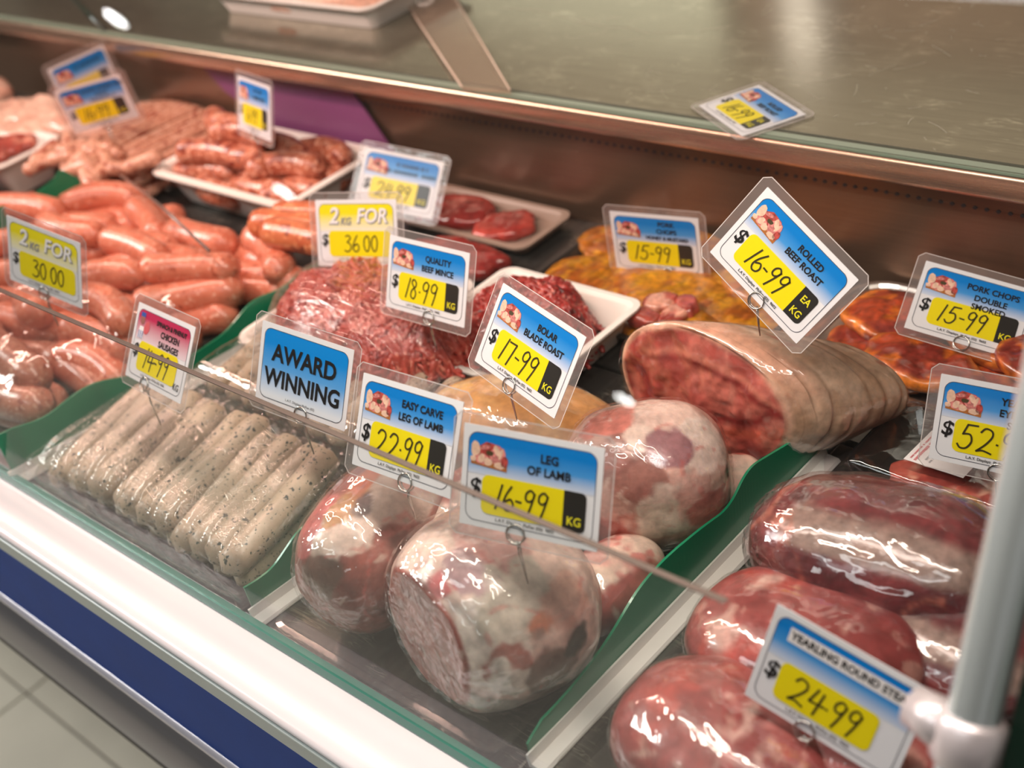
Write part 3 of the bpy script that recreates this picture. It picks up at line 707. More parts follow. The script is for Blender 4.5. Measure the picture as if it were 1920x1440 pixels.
        for (tx, v_, sz) in heads:
            if tx.startswith('~'):      # heading too blurred to read in the photograph: upright marks only
                r_ = random.Random(len(tx) * 7 + int(v_)); n_ = len(tx) * 2; v2, f2 = [], []
                for q in range(n_):
                    if r_.random() < 0.12: continue
                    u_ = hu + (q - n_ / 2) * sz * 0.33; k0 = len(v2); hh = sz * r_.uniform(0.28, 0.36)
                    v2 += [(*L(u_, v_ + hh), 2 * e), (*L(u_ + sz * 0.17, v_ + hh), 2 * e), (*L(u_ + sz * 0.17, v_ - hh), 2 * e), (*L(u_, v_ - hh), 2 * e)]; f2.append((k0, k0 + 1, k0 + 2, k0 + 3))
                gs.append((v2, f2)); continue
            gs.append(text_geo(tx, sz, hu, v_, 2 * e, bold=0.24, sx=0.93))
        if kind == 'blue' and unit == 'none':
            flat('name_strip', [L(13, 9), L(95, 9), L(95, 19), L(13, 19)][::-1], 1.5 * e, M['label_white'], root, loc)
        if gs: put('heading', join_geo(gs), M['ink'])
        put('small_print', text_geo('L.A.Y. Displays  Ph/Fax (02)  9602', 3.1, 48, 62.4, 2 * e, bold=0.05), M['ink'])
    if sleeve:
        mg = 7.5
        c = 5.0
        pts = [L(-mg + c, -mg), L(-mg, -mg + c), L(-mg, 70 + mg - c), L(-mg + c, 70 + mg), L(100 + mg - c, 70 + mg), L(100 + mg, 70 + mg - c), L(100 + mg, -mg + c), L(100 + mg - c, -mg)]
        # the laminate: a clear frame around the card
        inn = [L(0, 0), L(0, 0), L(0, 70), L(0, 70), L(100, 70), L(100, 70), L(100, 0), L(100, 0)]
        vs_ = [(p[0], p[1], -0.0003) for p in pts] + [(p[0], p[1], -0.0003) for p in inn]
        fs_ = [(i, (i + 1) % 8, 8 + (i + 1) % 8, 8 + i) if inn[i] != inn[(i + 1) % 8] else (i, (i + 1) % 8, 8 + i) for i in range(8)]
        o = mesh_obj('laminate_sleeve', vs_, fs_, M['sleeve'], root, smooth=False); o.location = loc
        v, f = ribbon_geo([[pts[i], pts[(i + 1) % 8]] for i in range(8)], 0.7 * U, -0.0002)
        o = mesh_obj('laminate_edge', v, f, M['sleeve_edge'], root, smooth=False); o.location = loc
    if not ringless:
        # double-loop wire clip with a stem pushed into the meat
        gs = []
        for dz in (0.0006, -0.0022):
            pts = [ring + Vector((math.cos(a) * rr, math.sin(a) * rr, dz - 0.0012)) for a in np.linspace(0, 2 * math.pi, 28, endpoint=False)]
            gs.append(tube_geo(pts, 0.00055, 8, True))
        s0 = ring + down * rr
        side = Vector((0.0012, 0, 0))
        gs.append(tube_geo([s0 + side + Vector((0, 0, -0.0006)), s0 + down * stem * 0.5 + side * 0.8, s0 + down * (stem + 0.012)], 0.0005, 8))
        gs.append(tube_geo([s0 - side + Vector((0, 0, -0.003)), s0 + down * stem * 0.5 - side * 0.6, s0 + down * (stem + 0.010)], 0.0005, 8))
        v, f = join_geo(gs)
        o = mesh_obj('wire_clip', v, f, M['wire'], root); o.location = loc
    return root

PO = {
    'rolled': ((-0.454, 0.6235, 0.1725), (0.8084, -0.1178, -0.5767), (0.5628, 0.4416, 0.6988)),
    'leg': ((-0.4583, 0.3753, 0.1668), (0.9492, 0.3015, -0.0902), (-0.0481, 0.4223, 0.9052)),
    'chicken': ((-0.8655, 0.3856, 0.1359), (0.9984, -0.0545, 0.0153), (0.019, 0.5782, 0.8157)),
    'kg36': ((-0.9054, 0.6205, 0.1071), (0.9437, 0.3307, 0.0111), (-0.1505, 0.3993, 0.9044)),
    'quality': ((-0.7568, 0.5696, 0.121), (0.9965, 0.0773, -0.0326), (-0.0023, 0.414, 0.9103)),
    'honey': ((-0.7114, 0.7943, 0.0423), (0.9662, 0.255, -0.0382), (0.0301, 0.0355, 0.9989)),
    'smoked': ((-0.4097, 0.7907, 0.0514), (0.91, 0.301, -0.285), (-0.147, 0.8772, 0.457)),
    'eye': ((-0.3147, 0.6442, 0.0711), (0.9647, 0.2421, -0.1034), (0.0275, 0.2979, 0.9542)),
    'bolar': ((-0.5753, 0.4993, 0.1493), (0.9738, -0.1593, -0.1625), (0.2228, 0.5239, 0.8221)),
    'award': ((-0.7223, 0.4154, 0.1379), (0.9816, 0.1455, -0.1238), (0.0461, 0.4487, 0.8925)),
    'easy': ((-0.5695, 0.3814, 0.161), (0.9978, 0.0657, 0.0032), (-0.0373, 0.5241, 0.8508)),
    'kg30': ((-1.0384, 0.3988, 0.1706), (0.9563, 0.187, -0.2248), (0.1649, 0.29, 0.9427)),
    'back24': ((-1.0207, 0.7679, 0.0644), (0.8642, 0.4218, -0.2743), (-0.0717, 0.6429, 0.7626)),
    'back6': ((-1.2405, 0.768, 0.1196), (0.9795, -0.1983, 0.0368), (0.0309, 0.3277, 0.9443)),
    'back16': ((-1.5125, 0.7246, 0.1099), (0.7019, 0.7107, 0.047), (0.0384, -0.1036, 0.9939)),
    'round24': ((-0.2757, 0.3825, 0.0985), (0.9686, 0.0381, -0.2455), (0.2168, 0.353, 0.9102))}
ticket(PO['rolled'], 'diamond-tilted blue ticket reading rolled beef roast 16-99, stuck in the large roast', '16-99', [('ROLLED', 15, 7.6), ('BEEF ROAST', 23.5, 7.6)], unit='ea', ring_t=0.54, stem=0.010)
ticket(PO['leg'], 'blue ticket reading leg of lamb 16-99 on the front lamb leg', '16-99', [('LEG', 15, 8.2), ('OF LAMB', 24, 8.2)], ring_t=0.42, stem=0.020)
ticket(PO['chicken'], 'red-headed ticket reading spinach and pinenut chicken sausages 14-99', '14-99', [('SPINACH & PINENUT', 11.5, 6.0), ('CHICKEN', 20, 8.0), ('SAUSAGES', 29, 8.0)], kind='red', ring_t=0.36, priceh=19, stem=0.022, hu=64)
ticket(PO['kg36'], 'yellow offer ticket reading 2kg for 36.00 behind the beef mince', '36 00', (), kind='yel', ring_t=0.54, stem=0.02)
ticket(PO['quality'], 'blue ticket reading quality beef mince 18.99 in the mince tray', '18.99', [('QUALITY', 15, 8.2), ('BEEF MINCE', 24.5, 8.0)], ring_t=0.56, priceh=19, stem=0.014)
ticket(PO['honey'], 'blue ticket reading pork chops honey and mustard 15-99', '15-99', [('PORK', 11, 7.6), ('CHOPS', 19.5, 7.6), ('HONEY & MUSTARD', 27.5, 5.6)], ring_t=0.60, stem=0.004)
ticket(PO['smoked'], 'blue ticket reading pork chops double smoked 15-99', '15-99', [('PORK CHOPS', 14, 8.0), ('DOUBLE', 23.5, 8.0), ('SMOKED', 32, 8.0)], ring_t=0.50, stem=0.016)
ticket(PO['eye'], 'blue ticket reading yearling eye fillet steak 52.99 above the black steak tray', '52.99', [('YEARLING', 13, 8.0), ('EYE FILLET', 22, 8.0), ('STEAK', 31, 8.0)], ring_t=0.51, priceh=20, stem=0.016)
ticket(PO['bolar'], 'blue ticket reading bolar blade roast 17-99 on the yellow-fat roast', '17-99', [('BOLAR', 15, 7.8), ('BLADE ROAST', 24, 7.8)], ring_t=0.45, priceh=19, stem=0.012)
ticket(PO['award'], 'blue ticket reading award winning above the pale chicken sausages', kind='award', ring_t=0.52, stem=0.018)
ticket(PO['easy'], 'blue ticket reading easy carve leg of lamb 22.99', '22.99', [('EASY CARVE', 14, 7.8), ('LEG OF LAMB', 23.5, 7.8)], ring_t=0.56, priceh=18, stem=0.012)
ticket(PO['kg30'], 'yellow offer ticket reading 2kg for 30.00 on the pink sausages', '30 00', (), kind='yel', ring_t=0.48, priceh=18, stem=0.016)
ticket(PO['back24'], 'blurred blue ticket priced 24.99 behind the yellow 36.00 ticket', '24.99', [('~YEARLING', 14, 6.8), ('~SCOTCH FILLET', 22.5, 6.8)], ring_t=0.5, stem=0.012)
ticket(PO['back6'], 'narrow blurred blue ticket standing behind the foam tray of coiled sausages', '6.99', [('~BEEF', 12, 7), ('~SAUSAGES', 21, 7)], ring_t=0.5, stem=0.03)
ticket(PO['back16'], 'tilted blurred blue ticket priced 16-99 over the thin sausages at far left', '16-99', [('~LAMB & ROSEMARY', 12, 7), ('~THIN', 20, 6.4), ('~SAUSAGES', 27.5, 6.4)], ring_t=0.5, stem=0.03)
ticket(PO['round24'], 'nearest blurred blue ticket with a white name strip, priced 24.99', '24.99', [('YEARLING ROUND STEAK', 14, 7.2)], unit='none', ring_t=0.42, priceh=18, hu=54, stem=0.022, sleeve=False)
# a ticket half hidden behind the tilted one, and one lying on the worktop
pc = Vector((-1.6534, 0.7906, 0.1000))
ticket((tuple(pc + Vector((0.0, 0.0, 0))), (0.05, 0.99, 0.0), (-0.15, 0.05, 0.98)), 'dim blue ticket half hidden behind the tilted 16-99 ticket', '  ', [('~SAUSAGES', 15, 8)], ring_t=0.5, stem=0.04)
c1, c2, c3 = Vector((-0.6681, 0.9092, 0.1412)), Vector((-0.5984, 0.8705, 0.1412)), Vector((-0.7109, 0.8804, 0.1412))
cc = (c2 + c3) / 2 + Vector((0, 0.004, 0.0006))
ticket((tuple(cc), tuple((c2 - c1).normalized()), tuple((c1 - c3).normalized())), 'blue and yellow ticket lying flat on the scratched worktop', '16-99', [('ROLLED', 15, 7.6), ('BEEF ROAST', 23.5, 7.6)], unit='ea', ringless=True)

# ================================================================== DIVIDERS
def interp(tab, x):
    xs = [t[0] for t in tab]; ys = [t[1] for t in tab]
    return float(np.interp(x, xs, ys))
def divider(label, p0, p1, prof, rail=True, lean=0.0):
    """green wavy-topped plastic blade standing on a white rail; prof = (distance along, height)"""
    p0 = Vector((*p0, 0)); p1 = Vector((*p1, 0)); d = (p1 - p0); Ln = d.length; d.normalize(); nx = Vector((d.y, -d.x, 0))
    root = empty('green_divider', p0); tag(root, label, 'divider', 'green wavy dividers')
    n = 90; vs_, fs_ = [], []
    pr = []
    for i in range(n + 1):
        s = Ln * i / n
        t = s / Ln; t0 = sum(interp(prof, min(1, max(0, t + dd))) for dd in (-0.03, -0.015, 0, 0.015, 0.03)) / 5
        pr.append((s, t0))
    for i, (s, h) in enumerate(pr):
        bulge = 0.0015 * math.sin(s * 40)
        for hz in (0.0, 0.5, 1.0):
            q = d * s + Vector((0, 0, 0.001 + (h - 0.001) * hz)) + nx * (bulge * hz + lean * h * hz)
            vs_.append(q + nx * 0.0009); vs_.append(q - nx * 0.0009)
    for i in range(n):
        a = i * 6; b_ = a + 6
        for k in (0, 2):
            fs_.append((a + k, b_ + k, b_ + k + 2, a + k + 2)); fs_.append((a + k + 1, a + k + 3, b_ + k + 3, b_ + k + 1))
        fs_.append((a + 4, b_ + 4, b_ + 5, a + 5)); fs_.append((a, a + 1, b_ + 1, b_))
    fs_.append((0, 2, 3, 1)); fs_.append((2, 4, 5, 3)); e_ = n * 6; fs_.append((e_, e_ + 1, e_ + 3, e_ + 2)); fs_.append((e_ + 2, e_ + 3, e_ + 5, e_ + 4))
    mesh_obj('blade', vs_, fs_, M['green'], root, smooth=False)
    if rail:
        sec = [(0.001, 0.0), (0.001, 0.010), (0.0025, 0.010), (0.004, 0.0035), (0.013, 0.0025), (0.0145, 0.0005), (0.0145, 0.0)]
        vs_ = []; m = len(sec)
        for s in (-0.004, Ln * 0.985):
            for (a, z) in sec: vs_.append(d * s + nx * a + Vector((0, 0, z)))
        fs_ = [(i, i + 1, m + i + 1, m + i) for i in range(m - 1)] + [tuple(range(m))[::-1], tuple(range(m, 2 * m))]
        mesh_obj('white_rail', vs_, fs_, M['rail'], root, smooth=False)
    return root
divider('green wavy divider between the lamb legs and the red vacuum packs', (-0.4505, 0.318), (-0.452, 0.650),
        [(0, 0.010), (0.012, 0.022), (0.14, 0.025), (0.25, 0.030), (0.36, 0.043), (0.45, 0.046), (0.55, 0.044), (0.64, 0.038), (0.72, 0.052), (0.80, 0.044), (0.88, 0.037), (0.97, 0.036), (1, 0.024)])
divider('green wavy divider between the pink sausages and the pale chicken sausages', (-1.056, 0.300), (-1.004, 0.640),
        [(0, 0.045), (0.02, 0.048), (0.13, 0.040), (0.21, 0.046), (0.28, 0.047), (0.38, 0.034), (0.52, 0.024), (0.66, 0.028), (0.76, 0.044), (0.86, 0.040), (0.94, 0.048), (1, 0.046)])
divider('green wavy divider between the pale chicken sausages and the lamb legs', (-0.7105, 0.306), (-0.697, 0.475),
        [(0, 0.028), (0.04, 0.027), (0.14, 0.028), (0.30, 0.042), (0.48, 0.046), (0.62, 0.046), (0.8, 0.052), (1, 0.036)], rail=True)
divider('short green divider tip poking out of the far sausages', (-1.475, 0.50), (-1.43, 0.628),
        [(0, 0.075), (0.3, 0.072), (0.6, 0.071), (0.8, 0.078), (0.9, 0.088), (1, 0.070)], rail=False)

# ================================================================== TRAYS
def ring_rrect(cx, cy, hx, hy, r, n=6):
    out = []
    for (sx, sy, a0) in ((1, 1, 0), (-1, 1, 90), (-1, -1, 180), (1, -1, 270)):
        for i in range(n + 1):
            a = math.radians(a0 + 90 * i / n); out.append((cx + sx * (hx - r) + r * math.cos(a), cy + sy * (hy - r) + r * math.sin(a)))
    return out
def tray(name, label, cat, x0, x1, y0, y1, h, mat, flare=0.012, lip=0.006, wall=0.003, r=0.02, rot=0.0, group=None, z0=0.0006, film=None):
    cx, cy = (x0 + x1) / 2, (y0 + y1) / 2; hx, hy = (x1 - x0) / 2, (y1 - y0) / 2
    root = empty(name, (cx, cy, z0)); root.rotation_euler = (0, 0, rot); tag(root, label, cat, group)
    levels = [(-flare - lip, 0.0), (-lip - wall * 0.4, h - 0.002), (0, h - 0.002), (0, h), (-lip, h + 0.0004), (-lip - wall, h - 0.002), (-flare - lip - wall, wall), ]
    vs_ = []; fs_ = []; nn = None
    for (off, z) in levels:
        ring = ring_rrect(0, 0, hx + off, hy + off, max(0.003, r + off * 0.6)); nn = len(ring)
        vs_ += [(p[0], p[1], z) for p in ring]
    for k in range(len(levels) - 1):
        for i in range(nn): fs_.append((k * nn + i, k * nn + (i + 1) % nn, (k + 1) * nn + (i + 1) % nn, (k + 1) * nn + i))
    fs_.append(tuple(range(nn))[::-1]); fs_.append(tuple((len(levels) - 1) * nn + i for i in range(nn)))
    mesh_obj('tray_shell', vs_, fs_, mat, root, smooth=False)
    return root
def sheet(name, x0, x1, y0, y1, zf, mat, parent=None, nx=90, ny=60, label=None, cat=None, rot=None, loc=None, edge=0.01):
    """film draped over things: zf(x, y) height"""
    xs = np.linspace(x0, x1, nx); ys = np.linspace(y0, y1, ny); gx, gy = np.meshgrid(xs, ys)
    z = zf(gx.ravel(), gy.ravel())
    V = np.stack([gx.ravel(), gy.ravel(), z], 1)
    F = [(j * nx + i, j * nx + i + 1, (j + 1) * nx + i + 1, (j + 1) * nx + i) for j in range(ny - 1) for i in range(nx - 1)]
    o = mesh_obj(name, V, F, mat, None, True)
    if label: tag(o, label, cat)
    return o

# ================================================================== SAUSAGES
def sausage_mesh(name, length, rad, bend, mat, seed, segs=16, rings=20, tipr=0.9, lump=0.05, zbend=0.0):
    pts = []; rr = []
    for i in range(rings + 1):
        t = i / rings; s = (t - 0.5)
        x = s * length; y = bend * (0.25 - s * s) * 4 * length * 0.25
        z = zbend * (0.25 - s * s) * 4 * length * 0.25
        e = min(t, 1 - t) * length
        rc = rad * tipr
        k = 1.0 if e >= rc else math.sqrt(max(0.02, 1 - (1 - e / rc) ** 2))
        pts.append((x, y, z)); rr.append(rad * k)
    v, f = tube_geo(pts, rr, segs)
    V = np.array([tuple(p) for p in v]); nz = fbm(V * 45 + seed * 3.1, seed, 2) - 0.5
    c = np.repeat(np.array(pts), segs, 0); V = c + (V - c) * (1 + lump * 2 * nz[:, None])
    me = bpy.data.meshes.new(name); me.from_pydata([tuple(p) for p in V], [], f); me.materials.append(mat)
    me.polygons.foreach_set('use_smooth', [True] * len(me.polygons)); me.update()
    return me
def place(me, name, loc, rz, label, cat, group, tilt=0.0, roll=0.0, sc=1.0):
    o = bpy.data.objects.new(name, me); COL.objects.link(o)
    o.rotation_euler = (roll, tilt, rz); o.location = loc; o.scale = (sc, sc, sc)
    tag(o, label, cat, group); return o

M['chicken'] = speckled('pale_chicken_sausage', (0.42, 0.325, 0.235), (0.58, 0.46, 0.345), 60, fleck=[(0.06, 0.09, 0.075), (0.04, 0.05, 0.045)], fscale=400, fth=0.645, rough=0.4, sss=0.12, coat=0.12)
M['pink'] = speckled('pink_beef_sausage', (0.56, 0.150, 0.085), (0.72, 0.25, 0.155), 50, fleck=[(0.80, 0.42, 0.31), (0.45, 0.11, 0.06)], fscale=260, fth=0.62, rough=0.32, sss=0.15, coat=0.3)
M['pink2'] = speckled('brown_pink_sausage', (0.42, 0.150, 0.10), (0.55, 0.23, 0.155), 50, fleck=[(0.66, 0.38, 0.28), (0.32, 0.10, 0.07)], fscale=300, fth=0.60, rough=0.3, sss=0.15, coat=0.35)
M['orange'] = speckled('orange_sausage', (0.52, 0.12, 0.05), (0.70, 0.22, 0.09), 40, fleck=[(0.8, 0.33, 0.16), (0.30, 0.06, 0.03)], fscale=150, fth=0.60, rough=0.3, sss=0.12, coat=0.3)
M['coil'] = speckled('coarse_sausage', (0.40, 0.09, 0.045), (0.62, 0.20, 0.11), 60, fleck=[(0.8, 0.40, 0.28), (0.25, 0.04, 0.02)], fscale=170, fth=0.56, rough=0.35, sss=0.1, coat=0.3, bump=0.4, bscale=160)
M['thin'] = speckled('thin_sausage', (0.55, 0.24, 0.15), (0.74, 0.40, 0.28), 50, fleck=[(0.85, 0.5, 0.38), (0.38, 0.10, 0.06)], fscale=200, fth=0.58, rough=0.35, sss=0.1, coat=0.25)

# --- pale chicken sausages in their clear tray
ct = tray('clear_tray', 'clear plastic tray holding the pale herb-flecked chicken sausages', 'tray', -1.040, -0.7155, 0.302, 0.446, 0.010, M['clear_tray'], flare=0.004, lip=0.002, wall=0.0012, r=0.03)
bt = tray('clear_tray', 'second clear tray of pale sausages behind the award winning ticket', 'tray', -0.995, -0.712, 0.452, 0.574, 0.010, M['clear_tray'], flare=0.004, lip=0.005, wall=0.0012, r=0.02)
cm = [sausage_mesh('chicken_sausage', 0.128, 0.0126, b_, M['chicken'], i, lump=0.045) for i, b_ in enumerate((0.10, -0.12, 0.16, 0.05, -0.06))]
ordn = ['leftmost', 'second from the left', 'third from the left', 'fourth from the left', 'fifth from the left', 'sixth from the left', 'sixth from the right', 'fifth from the right', 'fourth from the right', 'third from the right', 'second from the right', 'rightmost']
for i in range(12):
    x = -0.999 + i * 0.0232 + (0.002 if i % 3 == 1 else 0)
    y = 0.373 + 0.003 * math.sin(i * 2.1) - (0.004 if i < 2 else 0)
    z = 0.0305 + (0.004 if i % 2 else 0.0) + 0.003 * math.sin(i * 1.3)
    if i < 2: z -= 0.010
    ang = math.radians(90 + 8 + 4 * math.sin(i * 1.7))
    place(cm[i % 5], 'chicken_sausage', (x, y, z), ang, 'pale herb-flecked chicken sausage in the front tray, ' + ordn[i], 'sausage', 'pale chicken sausages in the front tray', tilt=math.radians(-7))
for i in range(9):
    x = -0.960 + i * 0.0275
    place(cm[(i + 2) % 5], 'chicken_sausage', (x, 0.371, 0.0145), math.radians(92 + 3 * math.sin(i)), 'pale chicken sausage in the hidden bottom layer of the front tray', 'sausage', 'bottom layer of pale chicken sausages', tilt=math.radians(-2), sc=0.9)
for i in range(9):
    x = -0.968 + i * 0.029
    place(cm[(i + 1) % 5], 'chicken_sausage', (x, 0.512, 0.026), math.radians(98 + 5 * math.sin(i * 2)), 'pale chicken sausage in the second tray behind the award winning ticket', 'sausage', 'pale chicken sausages in the second tray', tilt=math.radians(-3), sc=0.86)
def zf_ch(x, y):
    P = np.stack([x * 9, y * 9, x * 0], 1)
    z = 0.0475 + 0.003 * (fbm(P * 2.2, 5, 3) - 0.5) + 0.0022 * np.cos(2 * np.pi * (x + 0.14 * (y - 0.37) + 0.999) / 0.0232)
    e = np.minimum(np.minimum(x + 1.039, -0.7165 - x) / 0.024, (y - 0.303) / 0.034)
    e2 = np.clip(e, 0, 1)
    lft = sstep(x, -1.04, -0.955)
    return 0.0095 + (z - 0.0095) * np.sqrt(np.clip(1 - (1 - e2) ** 2, 0, 1)) * (0.62 + 0.38 * lft) - 0.004 * sstep(y, 0.43, 0.46)
sheet('cling_film', -1.039, -0.7165, 0.303, 0.449, zf_ch, M['film_streak'], nx=130, ny=80, label='stretched cling film over the front tray of pale chicken sausages', cat='cling film')
def zf_ch2(x, y):
    e = np.clip(np.minimum(np.minimum(x + 0.994, -0.713 - x) / 0.02, np.minimum(y - 0.453, 0.573 - y) / 0.02), 0, 1)
    P = np.stack([x * 14, y * 14, x * 0], 1)
    return 0.0095 + (0.033 + 0.006 * (fbm(P, 9, 3) - 0.5)) * np.sqrt(np.clip(1 - (1 - e) ** 2, 0, 1))
sheet('cling_film', -0.994, -0.713, 0.453, 0.573, zf_ch2, M['film'], nx=80, ny=40, label='cling film over the second tray of pale sausages', cat='cling film')

# --- heaps of pink sausages left of the divider
pm = [sausage_mesh('beef_sausage', 0.108, 0.0170, b_, M['pink'], i + 20, rings=16, segs=14, lump=0.05) for i, b_ in enumerate((0.5, -0.45, 0.22, 0.65, -0.2, 0.35))]
pm2 = [sausage_mesh('thick_sausage', 0.128, 0.0175, b_, M['pink2'], i + 40, rings=16, segs=14, lump=0.04) for i, b_ in enumerate((0.3, -0.3, 0.1, 0.4))]
rnd = random.Random(11)
cnt = 0
def heap(x0, x1, y0, y1, stepx, stepy, layers, meshes, name, lab, grp, angm, angs, skip=None, zb=0.017, dz=0.021, slope=None):
    for ly in range(layers):
        y = y0 + ly * stepy * 0.5; row = 0
        while y < y1 - ly * 0.008:
            x = x1 - 0.060 - ly * 0.010 - (row % 2) * stepx * 0.45
            while x > x0:
                px_, py_ = x + rnd.uniform(-0.007, 0.007), y + rnd.uniform(-0.004, 0.004)
                if skip is None or not skip(px_, py_, ly):
                    z = zb + ly * dz + rnd.uniform(-0.002, 0.002)
                    place(meshes[rnd.randrange(len(meshes))], name, (px_, py_, z), math.radians(angm + rnd.uniform(-angs, angs)), lab, 'sausage', grp, tilt=math.radians(rnd.uniform(-7, 7)), roll=rnd.uniform(0, 6.28) if False else rnd.uniform(-0.5, 0.5), sc=rnd.uniform(0.95, 1.06))
                x -= stepx
            y += stepy; row += 1
def divx(y): return -1.056 + (y - 0.30) * 0.153
for band, (ya, yb) in enumerate(((0.325, 0.42), (0.42, 0.52), (0.52, 0.61), (0.61, 0.655))):
    xr = divx(ya) + (0.0 if band < 3 else 0.0) - 0.006
    if band == 0:
        heap(-1.42, xr, 0.338, yb, 0.112, 0.034, 3, pm2, 'thick_sausage', 'thick brownish-pink sausage under film at the front left glass', 'thick sausages at the front left', 6, 20)
    else:
        heap(-1.50 if band > 1 else -1.72, xr - 0.004, ya, yb, 0.108, 0.037, 3, pm, 'beef_sausage', 'plump pink beef sausage in the big heap left of the divider', 'pink beef sausages in the big heap', 14, 38)
heap(-1.95, -1.47, 0.47, 0.600, 0.11, 0.037, 2, pm, 'beef_sausage', 'plump pink beef sausage in the far left heap beyond the short divider', 'pink beef sausages in the far left heap', 20, 25, dz=0.024)
heap(-1.80, -1.45, 0.34, 0.44, 0.1, 0.036, 2, pm2, 'thick_sausage', 'thick sausage in the far left front heap', 'thick sausages in the far left front heap', -5, 15)
# orange sausages at the back right of the heap
om = sausage_mesh('orange_sausage', 0.10, 0.0165, 0.05, M['orange'], 61, rings=14, segs=12)
for i, (px, py, z, a) in enumerate(((540, 425, 0.060, -8), (560, 445, 0.062, -14), (585, 408, 0.062, -4))):
    p = G(px, py, z); place(om, 'orange_sausage', p, math.radians(a + 20), 'bright orange sausage at the back of the pink heap beside the 36.00 ticket', 'sausage', 'orange sausages beside the 36.00 ticket')
# film over the front pink sausages
def zf_pk(x, y):
    P = np.stack([x * 7, y * 9, x * 0], 1)
    lump_ = 0.016 * (fbm(P, 31, 3) - 0.5) + 0.006 * (ridge(P * 2.3, 33, 2) - 0.5)
    e = np.clip(np.minimum((y - 0.305) / 0.06, (divx(y) - 0.004 - x) / 0.02), 0.0, 1)
    return 0.016 + (0.068 + lump_ - 0.004) * np.sqrt(np.clip(1 - (1 - e) ** 2, 0, 1)) + 0.0
xs0 = -1.50
def sheet_skew(name, x0, y0, y1, zf, mat, nx, ny, label):
    us = np.linspace(0, 1, nx); ys = np.linspace(y0, y1, ny); gu, gy = np.meshgrid(us, ys)
    gx = x0 + gu * (divx(gy) - 0.005 - x0)
    z = zf(gx.ravel(), gy.ravel()); V = np.stack([gx.ravel(), gy.ravel(), z], 1)
    F = [(j * nx + i, j * nx + i + 1, (j + 1) * nx + i + 1, (j + 1) * nx + i) for j in range(ny - 1) for i in range(nx - 1)]
    return tag(mesh_obj(name, V, F, mat, None, True), label, 'cling film')
sheet_skew('cling_film', xs0, 0.304, 0.50, zf_pk, M['film'], 120, 80, 'loose shiny film over the thick sausages at the front left')

tag(tube('reflection_line', [Vector((-1.3740, 0.6520, 0.0720)), Vector((-1.2145, 0.6053, 0.0860)), Vector((-1.0755, 0.5668, 0.0820))], 0.0016, M['glass_edge_brown'], seg=8), 'thin grey-brown rod standing in for a reflected line over the pink sausages', 'reflection line')  # rod shape added to imitate a thin reflected line in the glass
# --- foam tray of coiled sausages
ft = tray('foam_tray', 'white foam tray of coarse red-brown coiled sausages at back left', 'tray', -1.410, -1.138, 0.700, 0.848, 0.046, M['foam'], flare=0.016, lip=0.010, wall=0.004, r=0.026)
cmh = [sausage_mesh('coiled_sausage', L_, 0.0175, b_, M['coil'], i + 70, rings=18, segs=14, lump=0.09) for i, (L_, b_) in enumerate(((0.11, 0.7), (0.10, -0.6), (0.12, 0.4), (0.09, 0.9)))]
coil_spots = [(-1.36, 0.740, 0.028, 20), (-1.30, 0.733, 0.028, -5), (-1.235, 0.735, 0.028, 5), (-1.190, 0.745, 0.028, 30), (-1.34, 0.775, 0.028, 10), (-1.27, 0.775, 0.028, -10), (-1.205, 0.78, 0.028, 15), (-1.345, 0.81, 0.028, 0), (-1.27, 0.812, 0.028, 5), (-1.20, 0.812, 0.028, -5),
              (-1.345, 0.752, 0.053, 12), (-1.275, 0.748, 0.052, -12), (-1.215, 0.76, 0.050, 20), (-1.33, 0.792, 0.054, 5), (-1.26, 0.79, 0.053, -8), (-1.20, 0.80, 0.050, 8), (-1.30, 0.77, 0.074, 8), (-1.345, 0.80, 0.076, -5)]
for i, (x, y, z, a) in enumerate(coil_spots):
    place(cmh[i % 4], 'coiled_sausage', (x, y, z), math.radians(a), 'coarse red-brown sausage piled in the white foam tray', 'sausage', 'coarse sausages in the foam tray', sc=0.9)

# --- long thin sausages fanned behind
tm = [sausage_mesh('thin_sausage', 0.165, 0.0075, b_, M['thin'], i + 90, rings=18, segs=10, lump=0.06) for i, b_ in enumerate((0.15, 0.22, 0.1))]
for i in range(13):
    t = i / 12
    place(tm[i % 3], 'thin_sausage', (-1.645 + 0.225 * t, 0.785 - 0.012 * t, 0.030 + 0.016 * math.sin(t * 3.1)), math.radians(96 - 16 * t), 'long thin sausage in the fan left of the foam tray', 'sausage', 'thin sausages fanned at far left')
for i in range(10):
    t = i / 9
    place(tm[i % 3], 'thin_sausage', (-1.63 + 0.21 * t, 0.775, 0.012), math.radians(92 - 12 * t), 'long thin sausage in the fan left of the foam tray', 'sausage', 'thin sausages fanned at far left')
sm_ = [sausage_mesh('short_sausage', 0.05, 0.0095, 0.2, M['thin'], i + 96, rings=12, segs=10) for i in range(3)]
for i in range(26):
    place(sm_[i % 3], 'short_sausage', (-1.60 + rnd.uniform(0, 0.19), 0.672 + rnd.uniform(-0.02, 0.045), 0.048 + rnd.uniform(0, 0.012)), rnd.uniform(0, 3.1), 'short stubby sausage scattered in front of the thin sausages', 'sausage', 'short stubby sausages at far left', tilt=rnd.uniform(-0.4, 0.4))
bx_ = tag(box('steel_tray', (-1.74, 0.726, 0.001), (-1.425, 0.862, 0.012), M['steel_tray'], bevel=0.003), 'low steel tray under the thin sausages at far left', 'tray')

